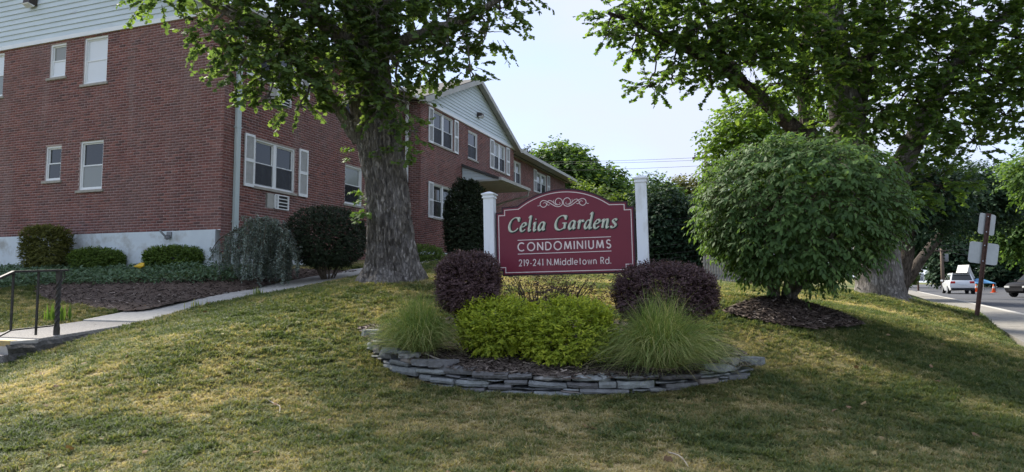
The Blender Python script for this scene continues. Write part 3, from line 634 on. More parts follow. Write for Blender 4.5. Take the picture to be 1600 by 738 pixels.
# --- street front, first block
FR = FRONT()
FH = [(1.08,2.64,4.08,5.30), (5.0,5.96,4.08,5.30), (1.08,2.64,6.86,8.08), (5.0,5.96,6.86,8.08)]
wall(FR, 0.0, 8.75, ZF-.55, ZT, FH + [(1.50,2.36,3.58,3.96), (1.50,2.36,6.38,6.74)])
for i, h in enumerate(FH): window(FR, *h, double=(i % 2 == 0), up='greypane' if i in (1, 3) else 'glass')
for z0 in (4.03, 6.81):
    shutter(FR, .68, 1.03, z0, z0+1.32); shutter(FR, 2.78, 3.16, z0, z0+1.32)
for z0 in (3.60, 6.40):
    mb = MB(); mb.box(1.56, 1.80, -.1, .012, z0-.02, z0+.36, F=FR); ac = mb.build('air_conditioner', M['trim'], bld)
    mb = MB(); a, b_, c, d = 1.80, 2.36, z0-.02, z0+.36
    mb.box(a, b_, .045, .055, c, c+.025, F=FR); mb.box(a, b_, .045, .055, d-.025, d, F=FR); mb.box(a, a+.03, .0, .055, c+.025, d-.025, F=FR); mb.box(b_-.03, b_, .0, .055, c+.025, d-.025, F=FR); mb.box(a+.11, a+.15, .03, .054, c+.025, d-.025, F=FR); mb.build('grille_frame', M['white'], ac)
    mb = MB(); mb.box(a, b_, -.1, .012, c+.001, d-.001, F=FR); mb.build('coil', M['dark'], ac)
    for i in range(3):
        zz = c+.085+i*.09; mb = MB(); mb.box(a+.03, b_-.03, .03, .05, zz, zz+.022, F=FR); mb.build('grille_bar', M['white'], ac)
    for uu in (1.86, 1.90): mb = MB(); mb.box(uu, uu+.012, .03, .05, c+.03, d-.03, F=FR); mb.build('grille_bar', M['white'], ac)
mb = MB(); mb.box(.6, 8.75, -.2, .03, 1.2, 2.33, F=FR); mb.build('foundation', M['stucco'], bld)
mb = MB(); mb.box(.33, .47, .012, .10, 2.0, ZT-.02, F=FR); ds = mb.build('downspout', M['downspout'], bld, bevel=.012)
for zz in (3.1, 5.4, 7.6): mb = MB(); mb.box(.315, .485, .008, .106, zz, zz+.03, F=FR); mb.build('strap', M['downspout'], ds)
mb = MB(); mb.box(-.3, 8.5, .0, .45, ZT+.005, ZT+.02, F=FR); mb.box(-.3, 8.5, .45, .56, ZT+.0, ZT+.13, F=FR); mb.build('gutter', M['trim'], bld)
# --- second block: shallow projecting wing with its own gable
OF = .6; WF = FRONT(OF); ur0, ur1 = 8.75, 18.3
WH = [(9.70,11.42,6.83,8.10), (12.85,13.85,6.83,8.0), (15.70,17.20,6.83,8.10), (9.72,11.42,4.07,5.34)]
wall(WF, ur0, ur1, ZF-.1, ZT, WH)
for i, h in enumerate(WH): window(WF, *h, double=(i != 1), up=('glass','glass','greypane','glass')[i])
for a, b_, z0 in ((9.30,9.66,6.78), (11.48,11.84,6.78), (15.2,15.66,6.78), (17.24,17.66,6.78), (9.33,9.69,4.03), (11.48,11.88,4.03)): shutter(WF, a, b_, z0, z0+1.32)
wall(GABLE(ur0, OF), 0.0, OF, ZF-.1, ZT, [])
clapboards(WF, 13.525, 4.9, ZT+.005, 1.98, exp=.135, eave_ext=.25); flood_light(WF, 13.82, 8.80); gable_roof(WF, 13.525, 4.775, ZT, 1.98, .30, -6)
mb = MB(); mb.box(ur0-.24, ur0-.14, -.5, -.42, 2.4, ZT, F=WF); mb.build('downspout', M['white'], bld)
# --- entrance canopy
mb = MB(); cu0, cu1 = 12.3, 15.6
P = [WF(cu0,.0,6.35), WF(cu0,.0,5.78), WF(cu0,1.5,5.78), WF(cu1,.0,6.35), WF(cu1,.0,5.78), WF(cu1,1.5,5.78)]
mb.add(P, [(0,2,1),(3,4,5),(0,1,4,3),(1,2,5,4)]); cn = mb.build('entrance_canopy', M['siding'], bld)
for i in range(4):
    za = 5.79+i*.135; zb_ = min(za+.135, 6.34); da = 1.5*(6.35-za)/.57; db = 1.5*(6.35-zb_)/.57
    mb = MB(); mb.hexa([WF(cu0-.035,.01,za), WF(cu0-.035,da,za), WF(cu0-.002,da,za), WF(cu0-.002,.01,za), WF(cu0-.012,.01,zb_), WF(cu0-.012,max(db,.012),zb_), WF(cu0-.002,max(db,.012),zb_), WF(cu0-.002,.01,zb_)]); mb.build('siding_board', M['siding'], cn)
mb = MB(); q_ = .05; mb.hexa([WF(cu0-.12,.01,6.36), WF(cu1+.12,.01,6.36), WF(cu1+.12,1.62,5.75), WF(cu0-.12,1.62,5.75), WF(cu0-.12,.01,6.46), WF(cu1+.12,.01,6.46), WF(cu1+.12,1.62,5.85), WF(cu0-.12,1.62,5.85)]); mb.build('canopy_roof', M['shingle'], cn)
mb = MB(); mb.box(cu0-.12, cu1+.12, 1.63, 1.75, 5.72, 5.84, F=WF); mb.tube([WF(cu1,1.70,5.72), WF(cu1,1.66,5.5), WF(cu1,.5,5.25), WF(cu1,.08,5.1)], .04, 8); mb.build('gutter', M['trim'], cn)
mb = MB(); mb.box(cu0-.1, cu1+.1, .02, 1.62, 5.70, 5.775, F=WF); mb.build('soffit', M['trim'], cn)
mb = MB(); mb.box(13.0, 14.0, .01, .06, 2.85, 4.95, F=WF); dr = mb.build('entrance_door', M['white'], bld); mb = MB(); mb.box(13.2, 13.8, .062, .07, 3.9, 4.75, F=WF); mb.build('pane', M['glass'], dr)
# --- third block, set back, with the long eave
BF = FRONT(.0); b0, b1 = 18.3, 29.5
BH = [(19.55,21.05,6.83,8.0), (23.7,25.5,6.83,8.0), (19.55,21.05,4.07,5.3)]
wall(BF, b0, b1, ZF-.1, ZT, BH)
for h in BH: window(BF, *h, double=True, up='greypane')
shutter(BF, 23.1, 23.62, 6.78, 8.05); shutter(BF, 25.58, 26.1, 6.78, 8.05)
mb = MB(); mb.box(b0+.31, b1+.4, .0, .62, ZT+.005, ZT+.03, F=BF); mb.box(b0+.31, b1+.4, .62, .76, ZT+.0, ZT+.16, F=BF); mb.build('gutter', M['trim'], bld)
mb = MB(); mb.hexa([BF(b0,.7,ZT+.12), BF(b1+.4,.7,ZT+.12), BF(b1+.4,-6.75,ZT+2.5), BF(b0,-6.75,ZT+2.5), BF(b0,.7,ZT+.2), BF(b1+.4,.7,ZT+.2), BF(b1+.4,-6.75,ZT+2.6), BF(b0,-6.75,ZT+2.6)]); mb.build('roof', M['shingle'], bld)
mb = MB(); mb.box(b0, b1, -.2, .03, 1.5, ZF-.1, F=BF); mb.box(ur0, ur1, -.2, .03, 1.5, ZF-.1, F=WF); mb.build('foundation', M['stucco'], bld)
mb = MB(); mb.box(b1-.2, b1, -13, -.01, 2, ZT+.5, F=BF); mb.build('far_wall', M['mortar'], bld)
# --- bricks: the nearest whole ones each a part, the others one part
cand = []
for i, (F, l, r, z0, z1, o) in enumerate(ALLB):
    c = np.array(F((l+r)/2, 0, (z0+z1)/2)); px = CX + FPX*c[0]/c[1]; py = HORIZON - FPX*(c[2]-1.6)/c[1]
    if abs((r-l)-.2000) < 1e-4 and 0 < px < 1600 and py > 5 and (F is G or (F is FR and l < .9)): cand.append((np.linalg.norm(c-EYE), i))
cand.sort(); pick = {i for _, i in cand[:300]}
vs = []; tt = []; proto = {}
for i, (F, l, r, z0, z1, o) in enumerate(ALLB):
    dp = .0036 + random.uniform(-.001, .001)
    if i in pick:
        c = V(F((l+r)/2, 0, (z0+z1)/2)); key = id(F)
        if key not in proto:
            mb = MB(); mb.box(l, r, -.03, .0038, z0, z1, F=F); ob = mb.build('brick', M['brick1'], None, bevel=0)
            me = ob.data; me.transform(Matrix.Translation(-c)); proto[key] = me
        else:
            ob = bpy.data.objects.new('brick', proto[key]); link(ob)
        ob.parent = o; ob.location = c - wloc(o)
        ob.location += Vector([random.uniform(-.0015, .0015) for _ in range(3)])
        continue
    vs += [F(l,-.002,z0), F(r,-.002,z0), F(r,-.002,z1), F(l,-.002,z1), F(l,dp,z0), F(r,dp,z0), F(r,dp,z1), F(l,dp,z1)]; tt += [random.random()]*8
nb = len(vs)//8; base = (np.arange(nb)*8)[:,None,None]
fc = np.array([(4,5,6,7),(0,1,5,4),(1,2,6,5),(2,3,7,6),(3,0,4,7)])[None] + base
# the side walls' local frames are mirrored: orient every front face outwards
vs = np.array(vs); o = mesh_np('brick_courses', vs, fc.reshape(-1), np.full(nb*5, 4), M['brick'], bld, tint=tt); o['kind'] = 'stuff'
bm = bmesh.new(); bm.from_mesh(o.data); bmesh.ops.recalc_face_normals(bm, faces=bm.faces); bm.to_mesh(o.data); bm.free()

# ================================================================== foliage tools
T_MAPLE = (np.array([(0,0),(.16,.10),(.50,.04),(.27,.27),(.62,.56),(.20,.46),(0,1.0),(-.20,.46),(-.62,.56),(-.27,.27),(-.50,.04),(-.16,.10)]), [[0,1,2,3,4,5,6],[0,6,7,8,9,10,11]])
T_MAPLE_S = (np.array([(0,0),(.50,.10),(.24,.28),(.55,.58),(0,1.0),(-.55,.58),(-.24,.28),(-.50,.10)]), [[0,1,2,3,4],[0,4,5,6,7]])
T_OVAL = (np.array([(0,0),(.22,.30),(.20,.62),(0,1.0),(-.20,.62),(-.22,.30)]), [[0,1,2,3],[0,3,4,5]])
T_DIAMOND = (np.array([(0,0),(.28,.45),(0,1.0),(-.28,.45)]), [[0,1,2],[0,2,3]])
T_DW = (np.array([(0,0),(.42,.40),(.05,1.0),(-.40,.55)]), [[0,1,2,3]])
T_CLUMP = (np.array([(0,0),(.45,.15),(.35,.62),(0,1.0),(-.40,.70),(-.5,.22)]), [[0,1,2,3,4,5]])
def leaves(name, pos, axis, nrm, size, tmpl, mat_, parent, tint, fold=.35, curl=.25):
    T, Fs = tmpl; n = len(pos); K = len(T)
    axis = norm(axis); side = norm(np.cross(axis, nrm)); nn = np.cross(side, axis)
    x = T[:,0]; y = T[:,1]; z = -fold*np.abs(x) - curl*y*y
    size = np.asarray(size)[:,None,None]
    Vx = pos[:,None,:] + size*(x[None,:,None]*side[:,None,:] + y[None,:,None]*axis[:,None,:] + z[None,:,None]*nn[:,None,:])
    loops = np.concatenate([np.array(f)[None] + (np.arange(n)*K)[:,None] for f in Fs], 1).ravel()
    cnt = np.tile([len(f) for f in Fs], n)
    return mesh_np(name, Vx.reshape(-1, 3), loops, cnt, mat_, parent, tint=np.repeat(np.clip(tint, 0, 1), K))
def rdir(n):
    v = rng.normal(size=(n, 3)); return norm(v)
def sprays(p0, d, L, k, droop=.5, spread=.8):
    """leafy twigs: start p0 (n,3), direction d, length L (n,); k leaves each, alternate along the twig. Returns leaf pos, axis, normal, owner"""
    n = len(p0); d = norm(d); up = np.array([0,0,1.0])
    sd = norm(np.cross(d, up) + 1e-4)
    t = np.linspace(.18, 1.0, k)[None,:] + rng.uniform(-.05, .05, (n, k))
    pos = p0[:,None,:] + d[:,None,:]*(L[:,None]*t)[...,None]
    pos[...,2] -= droop*L[:,None]*t*t*.5
    sg = np.where(np.arange(k) % 2 == 0, 1.0, -1.0)[None,:,None]
    last = (np.arange(k) == k-1)[None,:,None]
    ax = d[:,None,:]*.7 + sd[:,None,:]*sg*spread*(~last) + rng.normal(size=(n, k, 3))*.30; ax[...,2] -= droop*.8
    nm = up[None,None,:] + rng.normal(size=(n, k, 3))*.38 + d[:,None,:]*.15
    own = np.repeat(np.arange(n), k)
    return pos.reshape(-1, 3), norm(ax.reshape(-1, 3)), norm(nm.reshape(-1, 3)), own
def twig_mesh(p0, d, L, droop, r0, mat_, parent, name='twigs'):
    n = len(p0); d = norm(d); ts = np.array([0, .5, 1.0]); P = p0[:,None,:] + d[:,None,:]*(L[:,None]*ts)[...,None]; P[...,2] -= droop*L[:,None]*ts*ts*.5
    up = np.array([0.1,0.2,1.0]); s = norm(np.cross(d, up)); u = np.cross(s, d); rr = (r0*np.array([1, .7, .3]))[None,:,None,None]
    ang = np.arange(3)*2*np.pi/3; ring = s[:,None,:]*np.cos(ang)[None,:,None] + u[:,None,:]*np.sin(ang)[None,:,None]
    Vx = P[:,:,None,:] + rr*ring[:,None,:,:]; b = (np.arange(n)*9)[:,None,None]
    f = np.array([(i*3+k, i*3+(k+1) % 3, (i+1)*3+(k+1) % 3, (i+1)*3+k) for i in range(2) for k in range(3)])[None] + b
    o = mesh_np(name, Vx.reshape(-1, 3), f.ravel(), np.full(n*6, 4), mat_, parent, smooth=True); o['kind'] = 'stuff'; return o
def in_ell(n, c, r, lo=.35, lumpy=0):
    d = rdir(n); q_ = rng.uniform(lo**3, 1, n)**(1/3.0); return np.asarray(c) + d*q_[:,None]*np.asarray(r), d
def spline(pts, n=8):
    P = [np.asarray(p, float) for p in pts]; P = [2*P[0]-P[1]] + P + [2*P[-1]-P[-2]]; out = []
    for i in range(1, len(P)-2):
        a, b_, c, d = P[i-1:i+3]
        for k in range(n): t = k/n; out.append(.5*((2*b_)+(c-a)*t+(2*a-5*b_+4*c-d)*t*t+(3*b_-a-3*c+d)*t**3))
    out.append(P[-2]); return out
def wobble(pts, amp):
    return [p + np.array([rng.normal()*amp, rng.normal()*amp, rng.normal()*amp*.6])*(0 < i < len(pts)-1) for i, p in enumerate(pts)]
def limb(parent, pts, r0, r1, mat_, name='limb', n=10, seg=6):
    P = wobble(spline(pts, seg), r0*.10); m = len(P); mb = MB()
    mb.tube(P, [r0+(r1-r0)*i/(m-1) for i in range(m)], n); return mb.build(name, mat_, parent, smooth=True), P
def crown(tree, blobs, dens, leaf, mat_, lsize, k=14, L=(.35,.75), droop=.6, tmpl=T_MAPLE, bias=.15, twigs=True, rtw=.006, limbs=None, barkm='barkdark', tvar=.28, shell=.45):
    """blobs: (centre, radii). Every blob is filled with leafy sprays; branches reach from the nearest limb point into it."""
    P0 = []; D = []; LL = []
    lp = np.array([p for l in (limbs or []) for p in l]) if limbs else None
    br = MB()
    for c, r in blobs:
        c = np.asarray(c, float); r = np.asarray(r, float); n = max(6, int(dens*(r[0]*r[1]*r[2])**(2/3)))
        p, d = in_ell(n, c, r*.88, shell); keep = rng.random(n) < .92
        p = p[keep]; d = d[keep]
        dd = d*np.array([1,1,.45]) + rdir(len(p))*.55; P0.append(p); D.append(dd); LL.append(rng.uniform(L[0], L[1], len(p)))
        if lp is not None:
            a = lp[np.argmin(np.linalg.norm(lp-c, axis=1))]; mid = (a+c)/2 + np.array([0,0,.12*np.linalg.norm(a-c)])
            ln = np.linalg.norm(a-c)
            if ln > .2: br.tube(wobble(spline([a, mid, c], 4), .03*ln), list(np.linspace(.018+.011*ln, .012, 9)), 6)
            for _ in range(7):
                e, _d = in_ell(1, c, r*.8, .6); br.tube(wobble(spline([c, (c+e[0])/2+rdir(1)[0]*.08*r.mean(), e[0]], 3), .03*r.mean()), list(np.linspace(.014, .005, 7)), 4)
    P0 = np.vstack(P0); D = np.vstack(D); LL = np.concatenate(LL)
    pos, ax, nm, own = sprays(P0, D, LL, k, droop)
    n = len(pos); tint = .42 + rng.normal(size=n)*.16 + (rng.random(len(P0))-.5)[own]*tvar*2 + bias*0
    o = leaves('crown', pos, ax, nm, lsize*rng.uniform(.65, 1.2, n), tmpl, mat_, tree, tint)
    o['kind'] = 'stuff'
    if br.f: br.build('branches', M[barkm], tree, smooth=True)['kind'] = 'stuff'
    if twigs: twig_mesh(P0, D, LL, droop, rtw, M['twig'], tree)
    return o

# ================================================================== left maple
LB = ground(615, 434); LY = 11.5
ltree = empty('maple_tree', LB, 'massive old maple with grey furrowed trunk in front of the brick building', 'tree')
cen = [at(613,440,LY), at(612,410,LY), at(607,340,LY), at(600,270,LY), at(590,205,LY), at(578,130,LY), at(571,40,LY), at(572,-80,LY), at(590,-240,LY)]
rad = [.52, .40, .365, .375, .415, .39, .375, .36, .30]
PT = spline(cen, 36); RD = np.interp(np.linspace(0, 8, len(PT)), np.arange(9), rad); RD[0] = .56
nth = 136; th = np.linspace(0, 2*np.pi, nth, endpoint=False); rows = []
for i, (p, r0) in enumerate(zip(PT, RD)):
    z = p[2]; s = i/len(PT)
    tw = th + .15*np.sin(z*1.3)
    root = np.exp(-max(0, z-LB[2])/.28)*(.13*np.maximum(0, np.sin(tw*3+.6))**1.5 + .08*np.maximum(0, np.sin(tw*5+2)))
    x = tw*6.2; yv = np.full(nth, z*1.5)
    fx = np.where(tw < np.pi, tw, 2*np.pi-tw)      # mirror so that the noise closes round the trunk
    wz = z + .12*np.sin(fx*7)
    g1 = vnoise2(fx*11+.5*vnoise2(fx*2, wz*2.2, 31), wz*1.9, 3); g2 = vnoise2(fx*24+.6*vnoise2(fx*3, wz*4, 32), wz*5.0, 7); g3 = vnoise2(fx*40, wz*22, 13)
    fur = np.minimum(np.abs(g1-.5)*2*2.2, 1); fur2 = np.minimum(np.abs(g2-.5)*2*2.0, 1)
    rr = r0*(1 + .05*np.sin(2*tw+z) + .035*np.sin(3*tw-z*1.7)) + root - .055*(1-fur)**1.5 - .032*(1-fur2)**1.5 + .010*(g3-.5) + .012
    rows.append(np.stack([p[0]+rr*np.cos(tw), p[1]+rr*np.sin(tw), np.full(nth, z - (.12 if i == 0 else 0))], -1))
# densify along the height
rows = np.array(rows); VV = rows.reshape(-1, 3); nr = len(rows); I = np.arange(nr*nth).reshape(nr, nth)
q = np.stack([I[:-1], np.roll(I[:-1], -1, 1), np.roll(I[1:], -1, 1), I[1:]], -1).reshape(-1, 4)
mesh_np('trunk', VV, q.ravel(), np.full(len(q), 4), M['bark'], ltree, smooth=True)
LL_ = []
def llimb(pts, r0, r1): LL_.append(limb(ltree, [at(*p) for p in pts], r0, r1, M['bark'])[1])
llimb([(562,222,11.5),(530,170,11.3),(490,122,11.0),(445,78,10.7),(390,40,10.4),(330,5,10.2),(280,-40,10.0)], .13, .035)
llimb([(575,110,11.4),(520,50,10.8),(450,-10,10.2),(360,-60,9.8)], .16, .04)
llimb([(590,95,11.4),(640,60,11.0),(700,40,10.7),(760,10,10.5),(830,-30,10.3)], .12, .03)
llimb([(590,10,11.5),(660,-60,11.6),(760,-120,11.6),(860,-180,11.4)], .17, .04)
llimb([(600,70,11.6),(610,0,12.4),(640,-80,13.4)], .15, .04)
llimb([(575,-60,11.4),(480,-160,11.2),(380,-220,11.0)], .18, .05)
llimb([(585,-230,11.5),(600,-340,11.5),(640,-460,11.4)], .2, .05)
def B(px, py, Y, rx, ry, rz): return (at(px, py, Y), (rx*Y/FPX, ry, rz*Y/FPX))
LBL = [B(*q) for q in [(250,-8,10.0,36,.35,15),(300,-25,10.0,60,.5,28),(330,50,10.2,50,.45,24),(385,28,10.3,55,.5,35),(440,30,10.5,60,.6,45),(420,95,10.4,55,.5,40),(375,108,10.3,32,.4,36),(468,120,10.6,48,.5,40),(500,70,10.6,50,.5,45),(470,165,10.5,40,.35,20),(420,150,10.4,28,.3,16),(520,20,10.7,50,.6,45),(545,125,10.75,34,.28,38),(500,-30,10.6,80,.8,50),(390,-50,10.2,90,.8,50),
    (600,140,10.8,40,.28,34),(632,160,10.7,26,.25,24),(645,205,10.6,16,.2,24),(560,60,10.85,30,.25,40),(590,168,10.8,26,.2,18),(600,30,10.9,25,.3,30),(575,100,10.7,36,.25,40),(560,150,10.75,30,.22,24),(610,90,10.8,30,.25,36),(540,60,10.6,36,.3,40),(585,20,10.7,40,.3,36),(520,95,10.5,36,.35,40),(350,75,10.2,40,.4,26),(440,70,10.3,50,.5,40),
    (650,50,11.0,42,.6,36),(665,98,10.8,34,.45,24),(700,75,10.7,42,.45,26),(735,108,10.6,24,.35,20),(700,25,10.8,55,.6,30),(760,50,10.6,36,.45,28),(780,15,10.4,40,.5,24),(812,-5,10.3,24,.4,18),(650,0,11.3,60,.7,45),(740,-30,10.8,80,.8,35),(630,90,12.2,40,.6,40),(640,-40,12.6,90,1.0,60),(440,-90,10.4,140,1.2,60),(560,-80,11.3,120,1.2,70),(700,-120,11.4,140,1.3,70),(330,-120,10.2,120,1.1,60),(600,-190,11.5,180,1.5,80)]]
crown(ltree, LBL, 215, 0, M['maple'], .082, k=12, L=(.18,.46), droop=.5, tmpl=T_MAPLE_S, limbs=LL_, barkm='bark')
sp0 = []; sdv = []
for px, py, n_ in ((628,228,9),(640,246,8),(618,205,6),(610,240,5),(548,236,6),(562,300,5),(575,325,10),(566,335,6),(588,235,4),(640,240,5)):
    for _ in range(n_):
        q_ = at(px+rng.uniform(-9,9), py+rng.uniform(-14,14), LY-.40); sp0.append(q_); sdv.append(np.array([(px-597)/60+rng.normal()*.4, -.7, .2+rng.normal()*.4]))
sp0 = np.array(sp0); sdv = np.array(sdv); Ls = rng.uniform(.10, .22, len(sp0))
pos, ax, nm, own = sprays(sp0, sdv, Ls, 5, .4); leaves('trunk_sprouts', pos, ax, nm, .085*rng.uniform(.6, 1.2, len(pos)), T_MAPLE, M['maplesprout'], ltree, rng.random(len(pos)))['kind'] = 'stuff'

# ================================================================== right maple (several stems)
RY = 15.8; RB = ground(1376, 464)
rtree = empty('maple_tree', RB, 'wide spreading maple with several dark stems behind the round shrub', 'tree')
def bark_tube(name, pts, rads, parent, mat_, nth=40, seg=10, amp=.03, flare=0):
    PTs = spline([at(*p) for p in pts], seg); rr = np.interp(np.linspace(0, len(rads)-1, len(PTs)), np.arange(len(rads)), rads); th = np.linspace(0, 2*np.pi, nth, endpoint=False); rows = []
    for i, (p, r0) in enumerate(zip(PTs, rr)):
        d = norm((PTs[min(i+1, len(PTs)-1)]-PTs[max(i-1, 0)])[None])[0]; xx = norm(np.cross(d, [0,1,.2])[None])[0]; yy = np.cross(d, xx)
        fx = np.where(th < np.pi, th, 2*np.pi-th); rid = np.abs(vnoise2(fx*6, i*.35+fx*0, 5)-.5)*2
        fl = flare*np.exp(-i/3.0)*np.maximum(0, np.sin(th*4+1))
        R_ = r0 + amp*(rid-.4) + fl; rows.append(p + np.cos(th)[:,None]*R_[:,None]*xx + np.sin(th)[:,None]*R_[:,None]*yy)
    rows = np.array(rows); nr = len(rows); I = np.arange(nr*nth).reshape(nr, nth); q = np.stack([I[:-1], np.roll(I[:-1], -1, 1), np.roll(I[1:], -1, 1), I[1:]], -1).reshape(-1, 4)
    mesh_np(name, rows.reshape(-1, 3), q.ravel(), np.full(len(q), 4), mat_, parent, smooth=True); return PTs
RL = []
RL.append(bark_tube('trunk', [(1376,474,RY),(1374,440,RY),(1368,380,RY),(1352,310,RY),(1330,235,RY),(1318,150,RY),(1302,60,RY),(1290,-60,RY),(1285,-200,RY)], [.62,.50,.47,.50,.42,.34,.30,.24,.12], rtree, M['bark'], flare=.4))
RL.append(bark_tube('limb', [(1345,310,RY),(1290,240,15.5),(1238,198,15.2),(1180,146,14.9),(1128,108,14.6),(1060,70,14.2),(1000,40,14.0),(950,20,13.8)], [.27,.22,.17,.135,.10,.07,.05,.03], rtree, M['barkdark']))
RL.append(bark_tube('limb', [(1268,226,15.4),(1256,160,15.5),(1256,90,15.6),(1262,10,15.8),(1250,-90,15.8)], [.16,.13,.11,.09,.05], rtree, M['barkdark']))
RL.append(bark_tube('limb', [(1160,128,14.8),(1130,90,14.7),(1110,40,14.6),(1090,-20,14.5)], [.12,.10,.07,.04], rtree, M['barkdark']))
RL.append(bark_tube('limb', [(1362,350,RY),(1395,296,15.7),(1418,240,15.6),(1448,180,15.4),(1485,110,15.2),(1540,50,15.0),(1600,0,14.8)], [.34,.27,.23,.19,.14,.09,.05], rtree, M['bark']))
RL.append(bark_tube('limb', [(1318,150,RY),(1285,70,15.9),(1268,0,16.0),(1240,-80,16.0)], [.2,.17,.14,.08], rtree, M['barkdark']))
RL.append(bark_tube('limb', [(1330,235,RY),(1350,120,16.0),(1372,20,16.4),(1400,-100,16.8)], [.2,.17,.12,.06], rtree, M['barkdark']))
RBL = [B(*q) for q in [(965,25,13.8,36,.5,30),(950,55,13.7,18,.3,12),(1000,55,14.0,40,.5,22),(1010,5,14.0,50,.7,30),(1060,30,14.2,60,.7,42),(1015,135,14.0,24,.35,14),(1050,118,14.0,34,.45,22),(1085,85,14.2,45,.6,30),(990,80,13.9,24,.3,10),(1110,120,14.2,30,.45,30),(1130,50,14.4,55,.7,50),(1180,90,14.4,50,.6,40),(1190,30,14.6,60,.8,50),(1240,60,14.8,55,.8,55),(1260,120,14.7,40,.6,36),(1215,130,14.6,28,.5,24),(1095,-10,14.3,90,1.0,30),(1150,100,13.9,38,.4,26),(1195,165,14.2,26,.35,18),(1090,45,13.7,40,.4,24),(1230,20,14.1,50,.5,40),(1160,20,14.0,50,.5,40),
    (1310,30,15.0,60,.9,55),(1300,110,14.9,45,.7,40),(1360,90,15.0,55,.8,55),(1350,180,15.0,48,.7,40),(1290,190,15.0,36,.6,26),(1400,30,15.1,65,.9,55),(1410,150,15.0,55,.8,45),(1440,230,15.0,45,.7,34),(1460,80,15.0,60,.9,55),(1480,170,14.9,50,.7,45),(1510,20,14.8,70,.9,50),(1530,110,14.8,60,.8,50),(1570,180,14.8,50,.7,40),(1520,220,14.9,40,.6,30),(1590,60,14.7,70,.9,55),(1600,150,14.6,50,.7,40),(1470,290,15.0,40,.6,30),(1420,310,15.3,30,.5,26),
    (1200,-60,14.9,110,1.2,50),(1340,-70,15.4,130,1.4,60),(1480,-70,15.0,130,1.3,60),(1600,-60,14.6,120,1.3,60),(1680,60,14.4,90,1.2,70),(1060,-80,14.3,110,1.1,50),(1330,-190,15.6,200,2.0,90),(1300,60,17.2,150,1.0,110),(1450,120,17.2,150,1.0,110)]]
crown(rtree, RBL, 190, 0, M['maple2'], .098, k=12, L=(.22,.52), droop=.3, tmpl=T_MAPLE_S, limbs=RL, rtw=.008)

# ================================================================== background trees
FD = 2.0; FS = .58
def far_tree(name, label, px, py_base, Y, trunk_r, blobs, mat_, dens, lsize, group=None, base=None, tmpl=T_DW, k=9, L=(.6,1.3), barkm='barkdark', bend=None):
    b_ = np.array(base) if base is not None else np.array([at(px, 400, Y)[0], Y, Hs(at(px, 400, Y)[0], Y)])
    t_ = empty(name, b_, label, 'tree', group)
    cs = np.array([c for c, r in blobs]); top = cs[np.argmax(cs[:,2])]; m_ = cs.mean(0)
    P, PTs = limb(t_, [b_-np.array([0,0,.2]), b_*.6+m_*.4, m_, top], trunk_r, trunk_r*.25, M[barkm], 'trunk', 9, 5)
    crown(t_, blobs, dens*FD, 0, mat_, lsize*FS, k=k, L=L, droop=.5, tmpl=tmpl, limbs=[PTs], twigs=False, tvar=.4, shell=.6, barkm=barkm)
    return t_
def lumps(px, py, Y, rx, rz, n, frac=.38, depth=None):
    """ellipsoidal crown broken into n lobes"""
    out = []; dep = depth or rx*Y/FPX
    for i in range(n):
        d = rdir(1)[0]; d[2] = abs(d[2]) if rng.random() < .6 else d[2]; d[1] = -abs(d[1]) if rng.random() < .6 else d[1]
        s = rng.uniform(.45, .78); c = at(px, py, Y) + d*np.array([rx*Y/FPX, dep, rz*Y/FPX])*s
        f_ = frac*rng.uniform(.7, 1.25); out.append((c, (rx*Y/FPX*f_, dep*f_, rz*Y/FPX*f_*1.05)))
    out.append((at(px, py, Y), (rx*Y/FPX*.6, dep*.6, rz*Y/FPX*.6))); return out
far_tree('broadleaf_tree', 'bright yellow green backlit tree left behind the round shrub', 1180, 440, 23, .3, [B(*q) for q in [(1160,200,22,40,1.0,36),(1125,215,22,26,.8,22),(1200,230,22,50,1.2,40),(1180,165,22.5,36,1,26),(1130,250,22,30,.8,24),(1230,180,23,50,1.2,40),(1260,240,23,50,1.2,40),(1145,180,22.4,22,.7,16),(1300,220,24,60,1.4,50),(1150,225,21.6,34,.8,26),(1185,205,21.5,34,.8,26),(1215,260,22,40,1,26),(1170,260,22,34,1,22)]], M['bright'], 150, .20, L=(.3,.65), tmpl=T_DW)
far_tree('broadleaf_tree', 'rounded green tree rising beside the building end behind the sign', 900, 440, 52, .4, lumps(885,300,52,80,68,24), M['fargreen'], 50, .46)
far_tree('broadleaf_tree', 'lighter green tree peeking above the right shoulder of the sign', 945, 440, 40, .25, lumps(925,325,38,42,44,10), M['hedge'], 70, .30)
far_tree('broadleaf_tree', 'tall green tree in the gap behind the right sign post', 985, 440, 56, .4, lumps(1000,345,55,72,64,20), M['fargreen'], 60, .42)
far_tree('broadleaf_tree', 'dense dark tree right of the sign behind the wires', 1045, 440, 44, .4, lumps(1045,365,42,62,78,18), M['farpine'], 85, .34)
far_tree('broadleaf_tree', 'pale olive treetop beside the utility pole', 1065, 440, 62, .3, lumps(1075,315,60,42,46,10), M['boxwood'], 60, .42)
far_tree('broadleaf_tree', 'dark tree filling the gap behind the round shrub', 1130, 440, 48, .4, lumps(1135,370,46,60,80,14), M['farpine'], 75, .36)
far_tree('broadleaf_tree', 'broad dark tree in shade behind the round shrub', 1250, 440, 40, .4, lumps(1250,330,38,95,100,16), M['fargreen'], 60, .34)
far_tree('spruce_tree', 'thin dark spruce top showing above the far roof', 822, 440, 75, .2, [(at(824,y_,75), (w_*75/FPX, w_*75/FPX, 4*75/FPX)) for y_, w_ in ((232,2),(238,5),(246,8),(255,11),(266,14))], M['farpine'], 120, .4)
far_tree('broadleaf_tree', 'deep shaded tree overhanging the road right of the maple trunk', 1440, 440, 34, .4, lumps(1440,320,32,70,85,16), M['farpine'], 75, .30, base=(18.0,32,Hs(18.0,32)))
